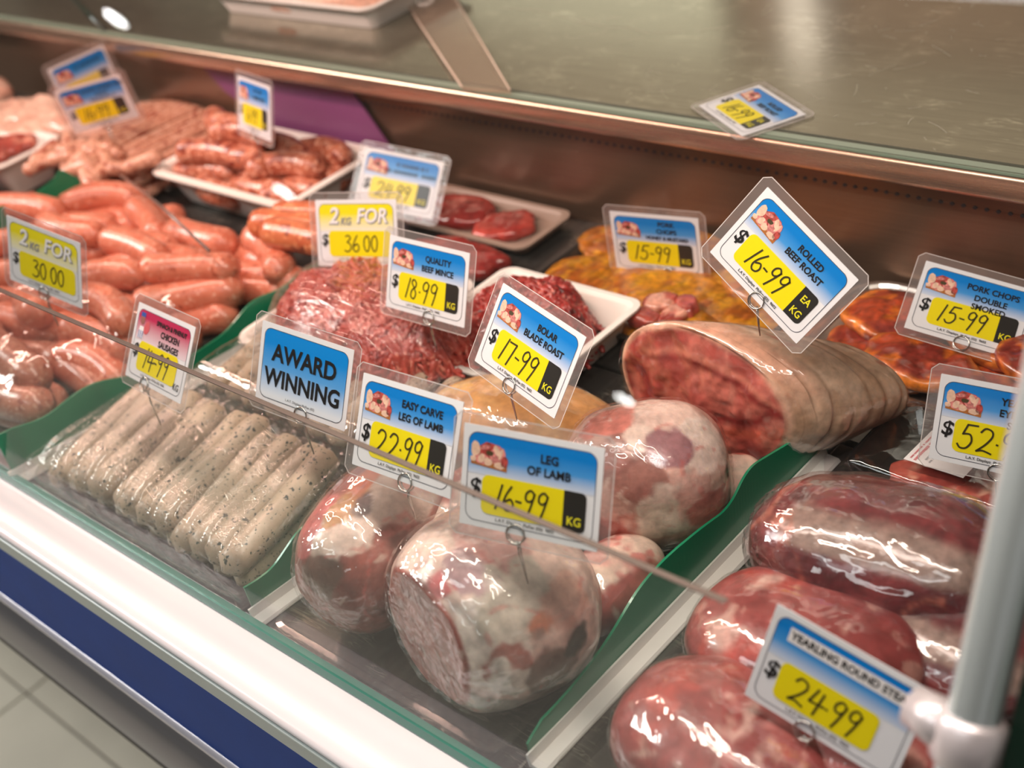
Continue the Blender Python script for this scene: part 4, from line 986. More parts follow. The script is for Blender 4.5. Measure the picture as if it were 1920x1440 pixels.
# ================================================================== SLABS (chops, steaks, fillets)
def slab(name, loc, rx, ry, th, rz, mat, seed, paint, label, cat, group=None, n=56, rings=14, tilt=(0, 0), wob=0.22, irregular=2.2):
    """a flat cut of meat: irregular outline, domed top, painted in its own colours"""
    ang = np.linspace(0, 2 * np.pi, n, endpoint=False)
    base = np.stack([np.cos(ang) * irregular, np.sin(ang) * irregular, np.full(n, seed * 3.7)], 1)
    out = 1 + wob * 2 * (fbm(base, seed, 2) - 0.5)
    V = [(0, 0, th)]; K = [0.0]; S = [1]
    for r in range(1, rings + 1):
        t = r / rings
        for k in range(n):
            V.append((rx * out[k] * t * np.cos(ang[k]), ry * out[k] * t * np.sin(ang[k]), th * (1 - 0.25 * t ** 6))); K.append(t)
    for (t, z) in ((1.03, 0.55), (1.02, 0.2), (0.96, 0.0)):
        for k in range(n):
            V.append((rx * out[k] * t * np.cos(ang[k]), ry * out[k] * t * np.sin(ang[k]), th * z)); K.append(1.0 + (1 - z) * 0.3)
    V = np.array(V, float); K = np.array(K)
    nz = fbm(V * np.array([60, 60, 60]) + seed, seed + 3, 3) - 0.5
    V[:, 2] += nz * th * 0.5 * (K < 1.0)
    F = [(0, 1 + k, 1 + (k + 1) % n) for k in range(n)]
    R_ = rings + 3
    for r in range(R_ - 1):
        for k in range(n):
            a = 1 + r * n; b_ = a + n
            F.append((a + k, b_ + k, b_ + (k + 1) % n, a + (k + 1) % n))
    F.append(tuple(1 + (R_ - 1) * n + k for k in range(n))[::-1])
    C = paint(V, K, seed)
    o = mesh_obj(name, V, F, mat, None, True, cols=C)
    o.rotation_euler = (tilt[0], tilt[1], rz); o.location = loc
    if label: tag(o, label, cat, group)
    return o
M['meat'] = albedo_mat('raw_meat', 0.34, 0.12, 0.3, 130, 0.22, 0.3, 80)
M['meat_wet'] = albedo_mat('wet_meat', 0.22, 0.10, 0.5, 160, 0.30, 0.45, 70)
M['marinade'] = albedo_mat('marinated_meat', 0.30, 0.08, 0.6, 140, 0.45, 0.6, 60)

def p_honey(V, K, s):
    a = fbm(V * 38 + s, s, 4); b_ = fbm(V * 80 + s, s + 5, 3)
    c = mixc((0.50, 0.185, 0.008), (0.34, 0.085, 0.008), sstep(a, 0.40, 0.62)); c = mixc(c, (0.62, 0.29, 0.015), sstep(b_, 0.55, 0.68) * 0.7)
    return mixc(c, (0.60, 0.24, 0.06), sstep(K, 0.9, 1.0) * 0.5 * sstep(a, 0.45, 0.6))
def p_smoked(V, K, s):
    a = fbm(V * 32 + s, s, 4); b_ = fbm(V * 70 + s, s + 5, 3)
    c = mixc((0.22, 0.028, 0.018), (0.42, 0.06, 0.02), sstep(a, 0.42, 0.62)); c = mixc(c, (0.62, 0.15, 0.015), sstep(b_, 0.56, 0.68) * 0.8)
    return mixc(c, (0.82, 0.24, 0.035), sstep(K, 0.82, 1.0) * sstep(a, 0.36, 0.55))
def p_steak(V, K, s):
    a = fbm(V * 60 + s, s, 4); r_ = ridge(V * 26 + s, s + 2, 3)
    c = mixc((0.30, 0.045, 0.035), (0.50, 0.10, 0.07), sstep(a, 0.38, 0.64)); c = mixc(c, (0.80, 0.42, 0.30), sstep(r_, 0.83, 0.93) * 0.7)
    return c
def p_red(V, K, s):
    a = fbm(V * 30 + s, s, 4)
    return mixc((0.26, 0.025, 0.022), (0.46, 0.06, 0.045), sstep(a, 0.38, 0.64))
def p_pale(V, K, s):
    a = fbm(V * 26 + s, s, 4)
    return mixc((0.66, 0.33, 0.24), (0.82, 0.52, 0.40), sstep(a, 0.35, 0.65))

# honey and mustard chops
tray('serving_pan', 'shallow dark pan of yellow honey mustard pork chops', 'tray', -0.826, -0.562, 0.694, 0.861, 0.012, M['deck'], flare=0.004, lip=0.004, wall=0.002, r=0.012)
hs = [(-0.770, 0.826, 0.003, 0.060, 0.034, 4), (-0.670, 0.828, 0.004, 0.062, 0.034, -3), (-0.770, 0.765, 0.003, 0.052, 0.036, 5), (-0.690, 0.770, 0.005, 0.062, 0.036, -4), (-0.610, 0.765, 0.003, 0.048, 0.040, 10), (-0.650, 0.722, 0.003, 0.056, 0.026, -3), (-0.610, 0.820, 0.008, 0.044, 0.036, 8), (-0.740, 0.838, 0.012, 0.060, 0.022, 3), (-0.610, 0.835, 0.016, 0.050, 0.024, -3), (-0.650, 0.735, 0.010, 0.062, 0.020, -14)]
hl = ['at the back left of the pan', 'at the back middle of the pan', 'at the left edge of the pan', 'under the middle chops of the pan', 'at the right edge of the pan', 'at the front edge of the pan', 'at the back right corner of the pan', 'on top, left of the honey ticket clip', 'on top, behind the rolled roast', 'on top, nearest the front rim']
for i, (x, y, z, a, b_, r_) in enumerate(hs):
    slab('pork_chop', (x, y, z + 0.001), a, b_, 0.011, math.radians(r_), M['marinade'], 100 + i, p_honey, 'yellow honey mustard pork chop ' + hl[i], 'pork chop', 'yellow marinated pork chops', wob=0.14, irregular=1.4)
# red scraps in film at the pan's front
for i, (px, py) in enumerate(((1205, 605), (1240, 580), (1268, 602), (1290, 585))):
    p = G(px, py, 0.018); slab('meat_scrap', p, 0.016, 0.011, 0.012, i * 0.8, M['meat_wet'], 130 + i, p_steak, 'small red meat scrap at the front edge of the honey chops pan', 'meat', 'red scraps at the chops pan')
# double smoked chops
tray('serving_pan', 'steel-rimmed pan of dark red double smoked chops', 'tray', -0.545, -0.300, 0.7125, 0.861, 0.011, M['steel_tray'], flare=0.003, lip=0.0045, wall=0.002, r=0.035)
ss = [(-0.475, 0.820, 0.003, 0.050, 0.032, 12), (-0.385, 0.825, 0.003, 0.050, 0.030, -6), (-0.470, 0.758, 0.003, 0.050, 0.030, 160), (-0.385, 0.762, 0.003, 0.050, 0.034, -10), (-0.335, 0.742, 0.010, 0.030, 0.024, 20), (-0.478, 0.800, 0.015, 0.046, 0.032, 5), (-0.430, 0.748, 0.016, 0.050, 0.026, -8), (-0.385, 0.800, 0.017, 0.055, 0.032, -4), (-0.345, 0.775, 0.024, 0.040, 0.026, -20)]
sl_ = ['at the back left of the steel pan', 'at the back right of the steel pan', 'at the front left of the steel pan', 'at the front right of the steel pan', 'beside the eye fillet ticket', 'topmost left with the orange rim', 'topmost at the front rim', 'topmost under the smoked ticket', 'topmost right of the clip']
for i, (x, y, z, a, b_, r_) in enumerate(ss):
    slab('smoked_chop', (x, y, z + 0.001), a, b_, 0.014, math.radians(r_), M['marinade'], 150 + i, p_smoked, 'dark red smoked pork chop ' + sl_[i], 'pork chop', 'double smoked pork chops', wob=0.2, irregular=1.8)
# eye fillet steaks in a black tray
tray('black_tray', 'black plastic tray with two red eye fillet steaks', 'tray', -0.425, -0.235, 0.620, 0.712, 0.017, M['black_tray'], flare=0.010, lip=0.004, wall=0.002, r=0.022)
slab('eye_fillet_steak', Vector((-0.3626, 0.6437, 0.0040)), 0.030, 0.020, 0.016, 0.3, M['meat'], 170, p_steak, 'thick red fillet steak under the white price label', 'steak', 'fillet steaks', wob=0.16)
slab('eye_fillet_steak', Vector((-0.3174, 0.6447, 0.0040)), 0.032, 0.021, 0.016, -0.1, M['meat'], 173, p_steak, 'thick orange-red fillet steak nearest the chrome post', 'steak', 'fillet steaks', wob=0.16)
slab('eye_fillet_steak', (-0.295, 0.690, 0.004), 0.034, 0.020, 0.019, 0.2, M['meat'], 175, p_steak, 'fillet steak at the back of the black tray behind the ticket', 'steak', 'fillet steaks', wob=0.16)
def zf_st(x, y):
    P = np.stack([x * 30, y * 30, x * 0], 1)
    e = np.clip(np.minimum(np.minimum(x + 0.424, -0.236 - x) / 0.03, np.minimum(y - 0.621, 0.711 - y) / 0.02), 0, 1)
    return 0.0178 + (0.0095 + 0.002 * (fbm(P, 77, 2) - 0.5)) * np.sqrt(np.clip(1 - (1 - e) ** 2, 0, 1))
sheet('cling_film', -0.424, -0.236, 0.621, 0.711, zf_st, M['film_tight'], nx=60, ny=36, label='tight clear film over the black steak tray', cat='cling film')
# the white weigh label on the film
lp = [G(*q) for q in ((1694, 860, 0.0305), (1740, 805, 0.0285), (1850, 830, 0.0285), (1806, 896, 0.0305))]
lb = empty('weigh_label', (lp[0] + lp[2]) / 2); tag(lb, 'white printed weigh label with red writing on the steak tray film', 'label')
lc_ = (lp[0] + lp[2]) / 2
ex = (lp[3] - lp[0]).normalized(); ey = (lp[1] - lp[0]); ey = (ey - ex * ey.dot(ex)).normalized(); ez = ex.cross(ey)
Wl = (lp[3] - lp[0]).length; Hl = (lp[1] - lp[0]).length
lb.matrix_world = Matrix.Translation(lp[0]) @ Matrix((ex, ey, ez)).transposed().to_4x4()
def lrect(x0, y0, x1, y1): return [(x0, y0), (x1, y0), (x1, y1), (x0, y1)]
o = flat('label_paper', lrect(0, 0, Wl, Hl), 0, M['label_white'], lb, (0, 0, 0), th=0.0003)
def tick_rows(rows, seed, z=0.0003):
    """print too small to read in the photograph: rows of tiny upright marks (x, y start, y end, height)"""
    r = random.Random(seed); vs_, fs_ = [], []
    for (x, ya, yb, h_) in rows:
        y = ya
        while y < yb:
            w_ = r.uniform(0.3, 0.6) * h_
            if r.random() > 0.15:
                k0 = len(vs_); vs_ += [(x, y, z), (x + h_, y, z), (x + h_ * r.uniform(0.7, 1), y + w_ * 0.6, z), (x, y + w_ * 0.6, z)]; fs_.append((k0, k0 + 1, k0 + 2, k0 + 3))
            y += w_
    return vs_, fs_
v, f = tick_rows([(0.0030, 0.003, Hl - 0.004, 0.0014), (0.0062, 0.002, Hl - 0.003, 0.0022)], 3)
mesh_obj('red_writing', v, f, M['label_red'], lb, smooth=False)
v, f = tick_rows([(0.0125, 0.005, Hl * 0.6, 0.0016), (0.0160, 0.004, Hl * 0.4, 0.0016)], 4)
mesh_obj('grey_writing', v, f, M['label_grey'], lb, smooth=False)

# far flat foam tray with dark red meat, by the back panel
tray('foam_tray', 'low beige tray of dark red meat against the back wall', 'tray', -1.065, -0.868, 0.775, 0.858, 0.012, plain('beige_tray', (0.34, 0.24, 0.19), 0.4), flare=0.004, lip=0.006, wall=0.003, r=0.015)
slab('red_steak', (-1.000, 0.815, 0.004), 0.052, 0.030, 0.016, 0.1, M['meat_wet'], 181, p_red, 'dark red steak at the left of the low beige tray', 'steak')
slab('red_steak', (-0.925, 0.812, 0.004), 0.034, 0.026, 0.012, 0.5, M['meat_wet'], 183, p_red, 'dark red steak at the right of the low beige tray', 'steak')
o = slab('red_steak', (-0.930, 0.745, 0.001), 0.060, 0.028, 0.016, 0.0, M['meat_wet'], 187, p_red, 'dark red steak in front of the low beige tray, behind the mince', 'steak')
# pale fillets at far left
for i, (px, py, rx, ry, a) in enumerate(((60, 235, 0.11, 0.045, 0.25), (-60, 190, 0.10, 0.04, 0.2), (150, 255, 0.08, 0.03, 0.1), (20, 265, 0.09, 0.03, 0.3))):
    slab('pale_fillet', G(px, py, 0.030), rx, ry, 0.030, a, M['meat'], 190 + i, p_pale, 'pale pink flat fillet heaped at the far left back', 'meat', 'pale fillets at far left back')
tag(box('foam_rail', tuple(Vector((-1.6868, 0.6449, 0.0300)) + Vector((-0.30, -0.004, -0.029))), tuple(Vector((-1.6635, 0.7262, 0.0350)) + Vector((0.01, -0.04, 0.004))), M['foam'], bevel=0.002), 'white foam tray rim crossing the sausages at far left', 'tray') if False else None
tray('foam_tray', 'white foam tray of pinkish slices at the far left, its rim crossing the sausages', 'tray', -1.90, -1.635, 0.618, 0.722, 0.050, M['foam'], flare=0.012, lip=0.007, wall=0.004, r=0.02)
for i, (px, py, a) in enumerate(((20, 300, 0.6), (-40, 315, 0.2), (60, 285, 1.0))):
    slab('red_steak', G(px - 60, py + 5, 0.048), 0.05, 0.03, 0.015, a, M['meat_wet'], 195 + i, p_steak, 'pinkish-red meat slice behind the white foam rim at far left', 'meat', 'pinkish slices at far left')

# ================================================================== MINCE
M['mince'] = speckled('beef_mince', (0.34, 0.030, 0.022), (0.56, 0.085, 0.058), 60, fleck=[(0.66, 0.22, 0.16), (0.20, 0.015, 0.015)], fscale=240, fth=0.64, rough=0.35, sss=0.1, coat=0.3, bump=0.4, bscale=300)
M['mince2'] = speckled('dark_beef_mince', (0.24, 0.012, 0.012), (0.48, 0.045, 0.035), 70, fleck=[(0.66, 0.2, 0.16), (0.10, 0.006, 0.006)], fscale=200, fth=0.60, rough=0.3, sss=0.1, coat=0.35, bump=0.4, bscale=300)
def mince(name, label, cx, cy, rx, ry, hgt, mat, seed, nn=900, z0=0.006, hf=None):
    r = random.Random(seed); gs = []
    def hz(x, y):
        q = (x / rx) ** 2 + (y / ry) ** 2
        if q >= 1: return 0
        b_ = hgt * (1 - q ** 1.6) ** 0.6
        return b_ * (1 + 0.30 * (mnoise.noise(Vector((x * 28 + seed, y * 28, seed)))) + 0.12 * mnoise.noise(Vector((x * 90 + seed, y * 90, seed))))
    # solid base mound
    n, rg = 60, 26; V = []; F = []
    for i in range(rg + 1):
        t = i / rg
        for k in range(n):
            a = 2 * math.pi * k / n; x, y = rx * 0.97 * t * math.cos(a), ry * 0.97 * t * math.sin(a); V.append((x, y, max(0, hz(x, y) - 0.003)))
    for i in range(rg):
        for k in range(n): F.append((i * n + k, i * n + (k + 1) % n, (i + 1) * n + (k + 1) % n, (i + 1) * n + k))
    gs.append((V, F))
    for i in range(nn):
        a = r.uniform(0, 2 * math.pi); q = math.sqrt(r.random()) * 0.98
        x, y = rx * q * math.cos(a), ry * q * math.sin(a)
        th_ = r.uniform(0, 6.28); ln = r.uniform(0.010, 0.026); cv = r.uniform(-1.6, 1.6); pts = []
        zoff = r.uniform(-0.0015, 0.0035)
        px, py = x, y
        for s in range(6):
            pts.append((px, py, hz(px, py) + zoff + (0.0012 * math.sin(s * 1.7 + i))))
            px += math.cos(th_) * ln / 5; py += math.sin(th_) * ln / 5; th_ += cv / 5
        w_ = r.uniform(0.0015, 0.0030)
        gs.append(tube_geo(pts, [w_ * 0.6, w_, w_ * 1.1, w_, w_, w_ * 0.6], 6))
    v, f = join_geo(gs)
    v = np.array([tuple(p) for p in v]); v[:, 2] = np.maximum(v[:, 2], 0.0)
    o = mesh_obj(name, v, f, mat, None, True); o.location = (cx, cy, z0); tag(o, label, 'mince', kind='stuff'); return o
tray('foam_tray', 'white foam tray heaped with light red quality mince', 'tray', -1.000, -0.836, 0.516, 0.690, 0.032, M['foam'], flare=0.014, lip=0.006, wall=0.004, r=0.02)
tray('foam_tray', 'white foam tray of darker mince beside the honey chops', 'tray', -0.832, -0.668, 0.572, 0.722, 0.034, M['foam'], flare=0.016, lip=0.005, wall=0.004, r=0.014)
mince('beef_mince', 'light red beef mince heaped behind the award winning ticket', -0.868, 0.585, 0.112, 0.072, 0.050, M['mince'], 3, nn=2200, z0=0.030)
mince('beef_mince', 'dark red beef mince in the right-hand foam tray', -0.752, 0.655, 0.062, 0.056, 0.045, M['mince2'], 5, nn=900, z0=0.012)
def zf_mi(x, y):
    q = ((x + 0.868) / 0.122) ** 2 + ((y - 0.585) / 0.082) ** 2
    P = np.stack([x * 20, y * 12, x * 0], 1)
    return 0.034 + 0.057 * np.clip(1 - np.clip(q, 0, 1) ** 1.6, 0, 1) ** 0.6 + 0.005 * (ridge(P, 44, 2) - 0.5)
sheet('cling_film', -0.985, -0.752, 0.508, 0.664, zf_mi, M['film_streak'], nx=110, ny=80, label='clear film over the light red mince', cat='cling film')

# ================================================================== JOINTS OF MEAT
def rot_to(axis, upv=(0, 0, 1)):
    x = Vector(axis).normalized(); z = Vector(upv); z = (z - x * z.dot(x)).normalized(); y = z.cross(x)
    return Matrix((x, y, z)).transposed()
def joint(name, loc, axis, radii, seed, paint, label, cat, mat='meat', nu=130, nv=84, lump=0.10, lscale=9.0, pw=2.3, taper=0.0, facecut=None, film='film_tight', filmk=1.012, group=None, floor=0.0015, fwr=0.03, upv=(0, 0, 1), filmfloor=0.001):
    """a rounded joint of meat lying along axis; paint() colours its own surface"""
    Rm = rot_to(axis, upv)
    u = np.linspace(0, 2 * np.pi, nu, endpoint=False); v = np.linspace(0, np.pi, nv)
    V = []
    cu, su = np.cos(u), np.sin(u)
    for t in v:
        c, s = math.cos(t), math.sin(t)
        X_ = np.full(nu, -np.sign(c) * abs(c) ** (2 / pw)); R_ = abs(s) ** (2 / pw)
        V.append(np.stack([X_, R_ * np.sign(cu) * np.abs(cu) ** (2 / 2.15), R_ * np.sign(su) * np.abs(su) ** (2 / 2.15)], 1))
    Nn = np.concatenate(V)                                  # unit shape
    tp = 1 - taper * (Nn[:, 0] * 0.5 + 0.5)
    P = Nn * np.array(radii); P[:, 1] *= tp; P[:, 2] *= tp
    q = fbm(P * lscale * 2 + seed * 5.3, seed, 3) - 0.5
    q2 = fbm(P * lscale * 5 + seed * 2.3, seed + 9, 3) - 0.5
    P = P * (1 + lump * 2 * q + lump * 0.5 * q2)[:, None]
    if facecut is not None: P[:, 0] = np.maximum(P[:, 0], -radii[0] * facecut + 0.0015 * q2 * 2)
    C = paint(P, Nn, seed)
    RM = np.array(Rm)
    Wp = P @ RM.T
    lo = floor - loc[2]
    def squash(Wz, l0):
        k = 0.010
        return np.where(Wz < l0 + k, l0 + k * np.exp(np.clip((Wz - l0 - k) / k, -30, 0)) * 1.0, Wz)
    Wp[:, 2] = squash(Wp[:, 2], lo)
    F = [(j * nu + i, (j + 1) * nu + i, (j + 1) * nu + (i + 1) % nu, j * nu + (i + 1) % nu) for j in range(nv - 1) for i in range(nu)]
    root = empty(name, (loc[0], loc[1], 0.0)); tag(root, label, cat, group)
    body = mesh_obj('meat', Wp, F, M[mat], root, True, cols=C); body.location = (0, 0, loc[2])
    if film:
        fk = ridge(Nn * np.array([3.0, 5.0, 5.0]) + seed, seed + 21, 3) - 0.5
        fk2 = ridge(Nn * np.array([9.0, 12.0, 12.0]) + seed, seed + 25, 2) - 0.5
        Pf = P * (filmk + fwr * np.maximum(0, fk + 0.05) + fwr * 0.4 * np.maximum(0, fk2) + lump * 0.8 * np.maximum(0, -q - 0.03))[:, None]
        if facecut is not None: Pf[:, 0] = np.minimum(Pf[:, 0], P[:, 0]) - 0.0008
        Wf = Pf @ RM.T; Wf[:, 2] = squash(Wf[:, 2], filmfloor - loc[2] - 0.0004)
        fo = mesh_obj('film_wrap', Wf, F, M[film], root, True); fo.location = (0, 0, loc[2])
    return root

FAT = (0.78, 0.60, 0.50); FATY = (0.72, 0.50, 0.30); MUS = (0.30, 0.055, 0.045); MUSL = (0.46, 0.12, 0.10); PINKF = (0.72, 0.33, 0.30); SILV = (0.50, 0.40, 0.36); RED = (0.58, 0.05, 0.06)
def lamb_paint(fatlow=0.46, topfat=0.25, dark=False, cutdir=None, redspots=True, fatdir=None):
    def f(P, Nn, s):
        a = fbm(P * 22 + s * 3, s, 4); b_ = fbm(P * 55 + s, s + 5, 4); r_ = ridge(P * 34 + s, s + 7, 3)
        mus = mixc(MUS, MUSL, sstep(b_, 0.35, 0.65)); fat = mixc(FAT, PINKF, sstep(fbm(P * 40 + 9 + s, s + 8, 3), 0.50, 0.66) * 0.8)
        fat = mixc(fat, SILV, sstep(fbm(P * 26 + 19 + s, s + 11, 2), 0.55, 0.68) * 0.75)
        w_ = a + topfat * Nn[:, 2] * 0.5
        if fatdir is not None: w_ = w_ + 0.22 * (Nn @ np.array(fatdir))
        k = sstep(w_, fatlow - 0.03, fatlow + 0.03)
        c = mixc(mus, fat, k)
        c = mixc(c, RED, sstep(fbm(P * 60 + 4 + s, s + 13, 3), 0.62, 0.70) * 0.6 * k if redspots else 0 * k)
        c = mixc(c, (0.82, 0.66, 0.56), sstep(r_, 0.86, 0.95) * (1 - k) * 0.6)
        if cutdir is not None:
            d_ = Nn @ np.array(cutdir)
            e = sstep(d_, 0.80, 0.86); c = mixc(c, mixc((0.26, 0.05, 0.045), (0.33, 0.085, 0.07), sstep(b_, 0.4, 0.6)), e)
        return c
    return f

def spots_paint(base, spots, axis, warp=0.36, soft=0.04, facex=None):
    """patches of fat and muscle: each (direction, radius, colour) sits on the joint's own surface"""
    RM = np.array(rot_to(axis))
    def f(P, Nn, s):
        Dn = Nn @ RM.T; Dn = Dn / (np.linalg.norm(Dn, axis=1)[:, None] + 1e-9)
        b_ = fbm(P * 60 + s, s + 5, 4); a = fbm(P * 30 + s, s + 1, 4)
        c = mixc(np.array(base) * 0.85, np.array(base) * 1.12, sstep(b_, 0.35, 0.65))
        for k, (d, r_, col) in enumerate(spots):
            d = np.array(d); d = d / np.linalg.norm(d)
            w1 = fbm(P * 34 + s + k * 9.1, s + k, 4) - 0.5
            dist = np.arccos(np.clip(Dn @ d, -1, 1)) + warp * 2 * w1
            m_ = 1 - sstep(dist, r_ - soft, r_ + soft)
            c = mixc(c, np.array(col)[None, :] * (0.8 + 0.4 * b_)[:, None] if False else np.array(col) * 1.0, m_ * 0.96)
        c = c * (0.82 + 0.36 * b_)[:, None]
        if facex is not None:
            k = 1 - sstep(P[:, 0], facex + 0.0012, facex + 0.003)
            rr_ = np.sqrt(P[:, 1] ** 2 + P[:, 2] ** 2)
            fc = mixc((0.34, 0.080, 0.065), (0.46, 0.125, 0.10), sstep(a, 0.36, 0.64))
            fc = mixc(fc, (0.58, 0.42, 0.36), sstep(ridge(P * 16 + 3, 19, 2), 0.93, 0.98) * 0.7)
            c = mixc(c, fc, k)
        r2 = ridge(P * 42 + s, s + 7, 3); c = mixc(c, (0.62, 0.14, 0.12), sstep(r2, 0.88, 0.95) * 0.45)
        c = mixc(c, (0.80, 0.64, 0.55), sstep(ridge(P * 30 + 5 + s, s + 17, 3), 0.90, 0.96) * 0.5)
        return c
    return f
# rolled beef roast: cut face toward the customer, netted fat body behind
def rolled_roast():
    face = Vector((-0.5243, 0.6061, 0.0570))
    U_ = np.array((0.997, 0.03, 0.0)); V_ = np.array((0.0, 0.10, 0.995)); AX = np.array((0.72, 0.70, -0.10)); AX = AX / np.linalg.norm(AX)
    RU, RV, Ln, nu = 0.0725, 0.057, 0.122, 160
    ang = np.linspace(0, 2 * np.pi, nu, endpoint=False)
    rad = 1 + 0.035 * np.cos(2 * ang + 0.9) + 0.03 * np.sin(3 * ang + 1.2)
    co, si = np.cos(ang) * RU * rad, np.sin(ang) * RV * rad
    P = []; T = []; Q = []; nf = 46; ns = 140
    def ring(c, s, x, dn): return co[:, None] * c * U_ + si[:, None] * c * V_ + (AX * x)[None, :] + dn[:, None] * np.array((0, -1, 0))
    loc = []
    for i in range(nf + 1):
        t = i / nf
        pt = np.stack([co * t, si * t, np.zeros(nu)], 1); nz = fbm(pt * 55 + 3, 3, 3) - 0.5
        dn = nz * 0.010 * (t < 0.97) + 0.004 * (1 - t ** 4)
        P.append(ring(t * 0.985, 0, 0, dn)); T.append(np.full(nu, t - 2)); Q.append(ang); loc.append(pt)
    for i in range(1, ns + 1):
        s_ = i / ns; x = 0.002 + Ln * s_
        k = 1 - 0.50 * float(sstep(np.array([s_]), 0.10, 1.1)[0])
        if s_ < 0.05: k *= 0.985 + 0.02 * math.sqrt(max(0, 1 - (1 - s_ / 0.05) ** 2))
        if s_ > 0.86: k *= math.sqrt(max(0, 1 - ((s_ - 0.86) / 0.14) ** 2)) * 0.999 + 0.001
        g_ = (x - 0.018 - 0.005 * np.sin(ang + 1) - 0.002 * np.sin(3 * ang)) / 0.0185
        groove = np.exp(-(((g_ % 1.0) - 0.5) / 0.16) ** 2) * (1 if s_ > 0.12 else 0) * (0.55 + 0.45 * np.sin(ang * 2 + s_ * 9))
        pt = np.stack([co * k, si * k, np.full(nu, x)], 1)
        lump_ = fbm(pt * 32 + 5, 8, 3) - 0.5
        c_ = k * (1 - 0.035 * np.clip(groove, 0, 1) + 0.09 * lump_ * min(1, s_ * 8))
        P.append(co[:, None] * c_[:, None] * U_ + si[:, None] * c_[:, None] * V_ + (AX * x)[None, :] + np.array((0, 0, -0.004 * s_))[None, :])
        T.append(np.full(nu, s_)); Q.append(np.clip(groove, 0, 1)); loc.append(pt)
    P = np.concatenate(P); T = np.concatenate(T); Q = np.concatenate(Q); Lc = np.concatenate(loc)
    isf = T < -0.5; tf = T + 2
    a = fbm(Lc * 50, 4, 4); b_ = fbm(Lc * 110, 6, 3); r_ = ridge(Lc * 26 + 2, 12, 3)
    side = mixc((0.70, 0.47, 0.33), (0.60, 0.37, 0.24), sstep(a, 0.42, 0.62))
    streak = fbm(Lc * np.array([160, 160, 34]), 9, 3)
    side = mixc(side, (0.44, 0.26, 0.17), sstep(streak, 0.58, 0.72) * 0.4)
    side = mixc(side, (0.56, 0.11, 0.07), sstep(fbm(Lc * 34 + 8, 15, 3), 0.62, 0.69) * 0.7)
    side = mixc(side, (0.70, 0.30, 0.20), (1 - sstep(T, 0.10, 0.30)) * sstep(Lc[:, 1], 0.0, 0.04) * 0.6)
    side = mixc(side, (0.40, 0.26, 0.17), np.where(isf, 0, np.clip(Q, 0, 1)) * 0.40)
    fc = mixc((0.42, 0.075, 0.060), (0.58, 0.16, 0.12), sstep(a, 0.36, 0.62))
    fc = mixc(fc, (0.74, 0.30, 0.23), sstep(r_, 0.88, 0.95) * 0.5)
    fc = mixc(fc, (0.25, 0.022, 0.022), sstep(fbm(Lc * 36 + 31, 17, 3), 0.60, 0.70) * 0.7)
    yy = Lc[:, 0] / RU; zz = Lc[:, 1] / RV
    wv = 0.22 * (fbm(Lc * 30 + 3, 41, 3) - 0.5)
    def seam(expr, wd, col, am):
        nonlocal fc
        fc = mixc(fc, col, np.exp(-(expr / wd) ** 2) * am)
    seam(zz - 0.50 + 0.45 * (yy + 0.1) ** 2 + wv, 0.05, (0.27, 0.03, 0.03), 0.9)
    seam(zz - 0.60 + 0.45 * (yy + 0.1) ** 2 + wv, 0.05, (0.70, 0.24, 0.17), 0.7)
    seam(zz + 0.30 - 0.30 * yy + 2 * wv, 0.09, (0.25, 0.02, 0.02), 0.9)
    seam(zz + 0.52 - 0.25 * yy + 2 * wv, 0.10, (0.58, 0.12, 0.07), 0.8)
    seam(yy + 0.72 + 0.2 * zz + wv, 0.10, (0.34, 0.025, 0.022), 0.8)
    rim = sstep(tf, 0.955 - 0.075 * np.maximum(0, np.sin(np.arctan2(Lc[:, 1], Lc[:, 0]))) - 0.03 * np.maximum(0, np.cos(np.arctan2(Lc[:, 1], Lc[:, 0]))), 0.985)
    fc = mixc(fc, (0.74, 0.44, 0.31), rim)
    C = np.where(isf[:, None], fc, side)
    def drop(W_, l0): W_[:, 2] = np.where(W_[:, 2] < l0 + 0.006, l0 + 0.006 * np.exp(np.clip((W_[:, 2] - l0 - 0.006) / 0.006, -30, 0)), W_[:, 2]); return W_
    lo = 0.0015 - face.z
    W_ = drop(P.copy(), lo); nr = nf + 1 + ns
    F = [(j * nu + i, j * nu + (i + 1) % nu, (j + 1) * nu + (i + 1) % nu, (j + 1) * nu + i) for j in range(nr - 1) for i in range(nu)]
    root = empty('rolled_beef_roast', (face.x, face.y, 0)); tag(root, 'large netted rolled beef roast with red cut face and creamy fat', 'roast')
    o = mesh_obj('meat', W_, F, M['meat'], root, True, cols=C); o.location = (0, 0, face.z)
    fk = ridge(Lc * 36 + 3, 71, 3) - 0.45
    cen = np.where(isf[:, None], 0, AX[None, :] * Lc[:, 2:3])
    Pf = cen + (P - cen) * (1.012 + 0.025 * np.maximum(0, fk))[:, None]
    Pf[:, 1] = np.where(isf, P[:, 1] - 0.0015 - 0.002 * np.maximum(0, fk), Pf[:, 1])
    W2 = drop(Pf, lo - 0.0006)
    o = mesh_obj('film_wrap', W2, F, M['film_tight'], root, True); o.location = (0, 0, face.z)
    return root
rolled_roast()

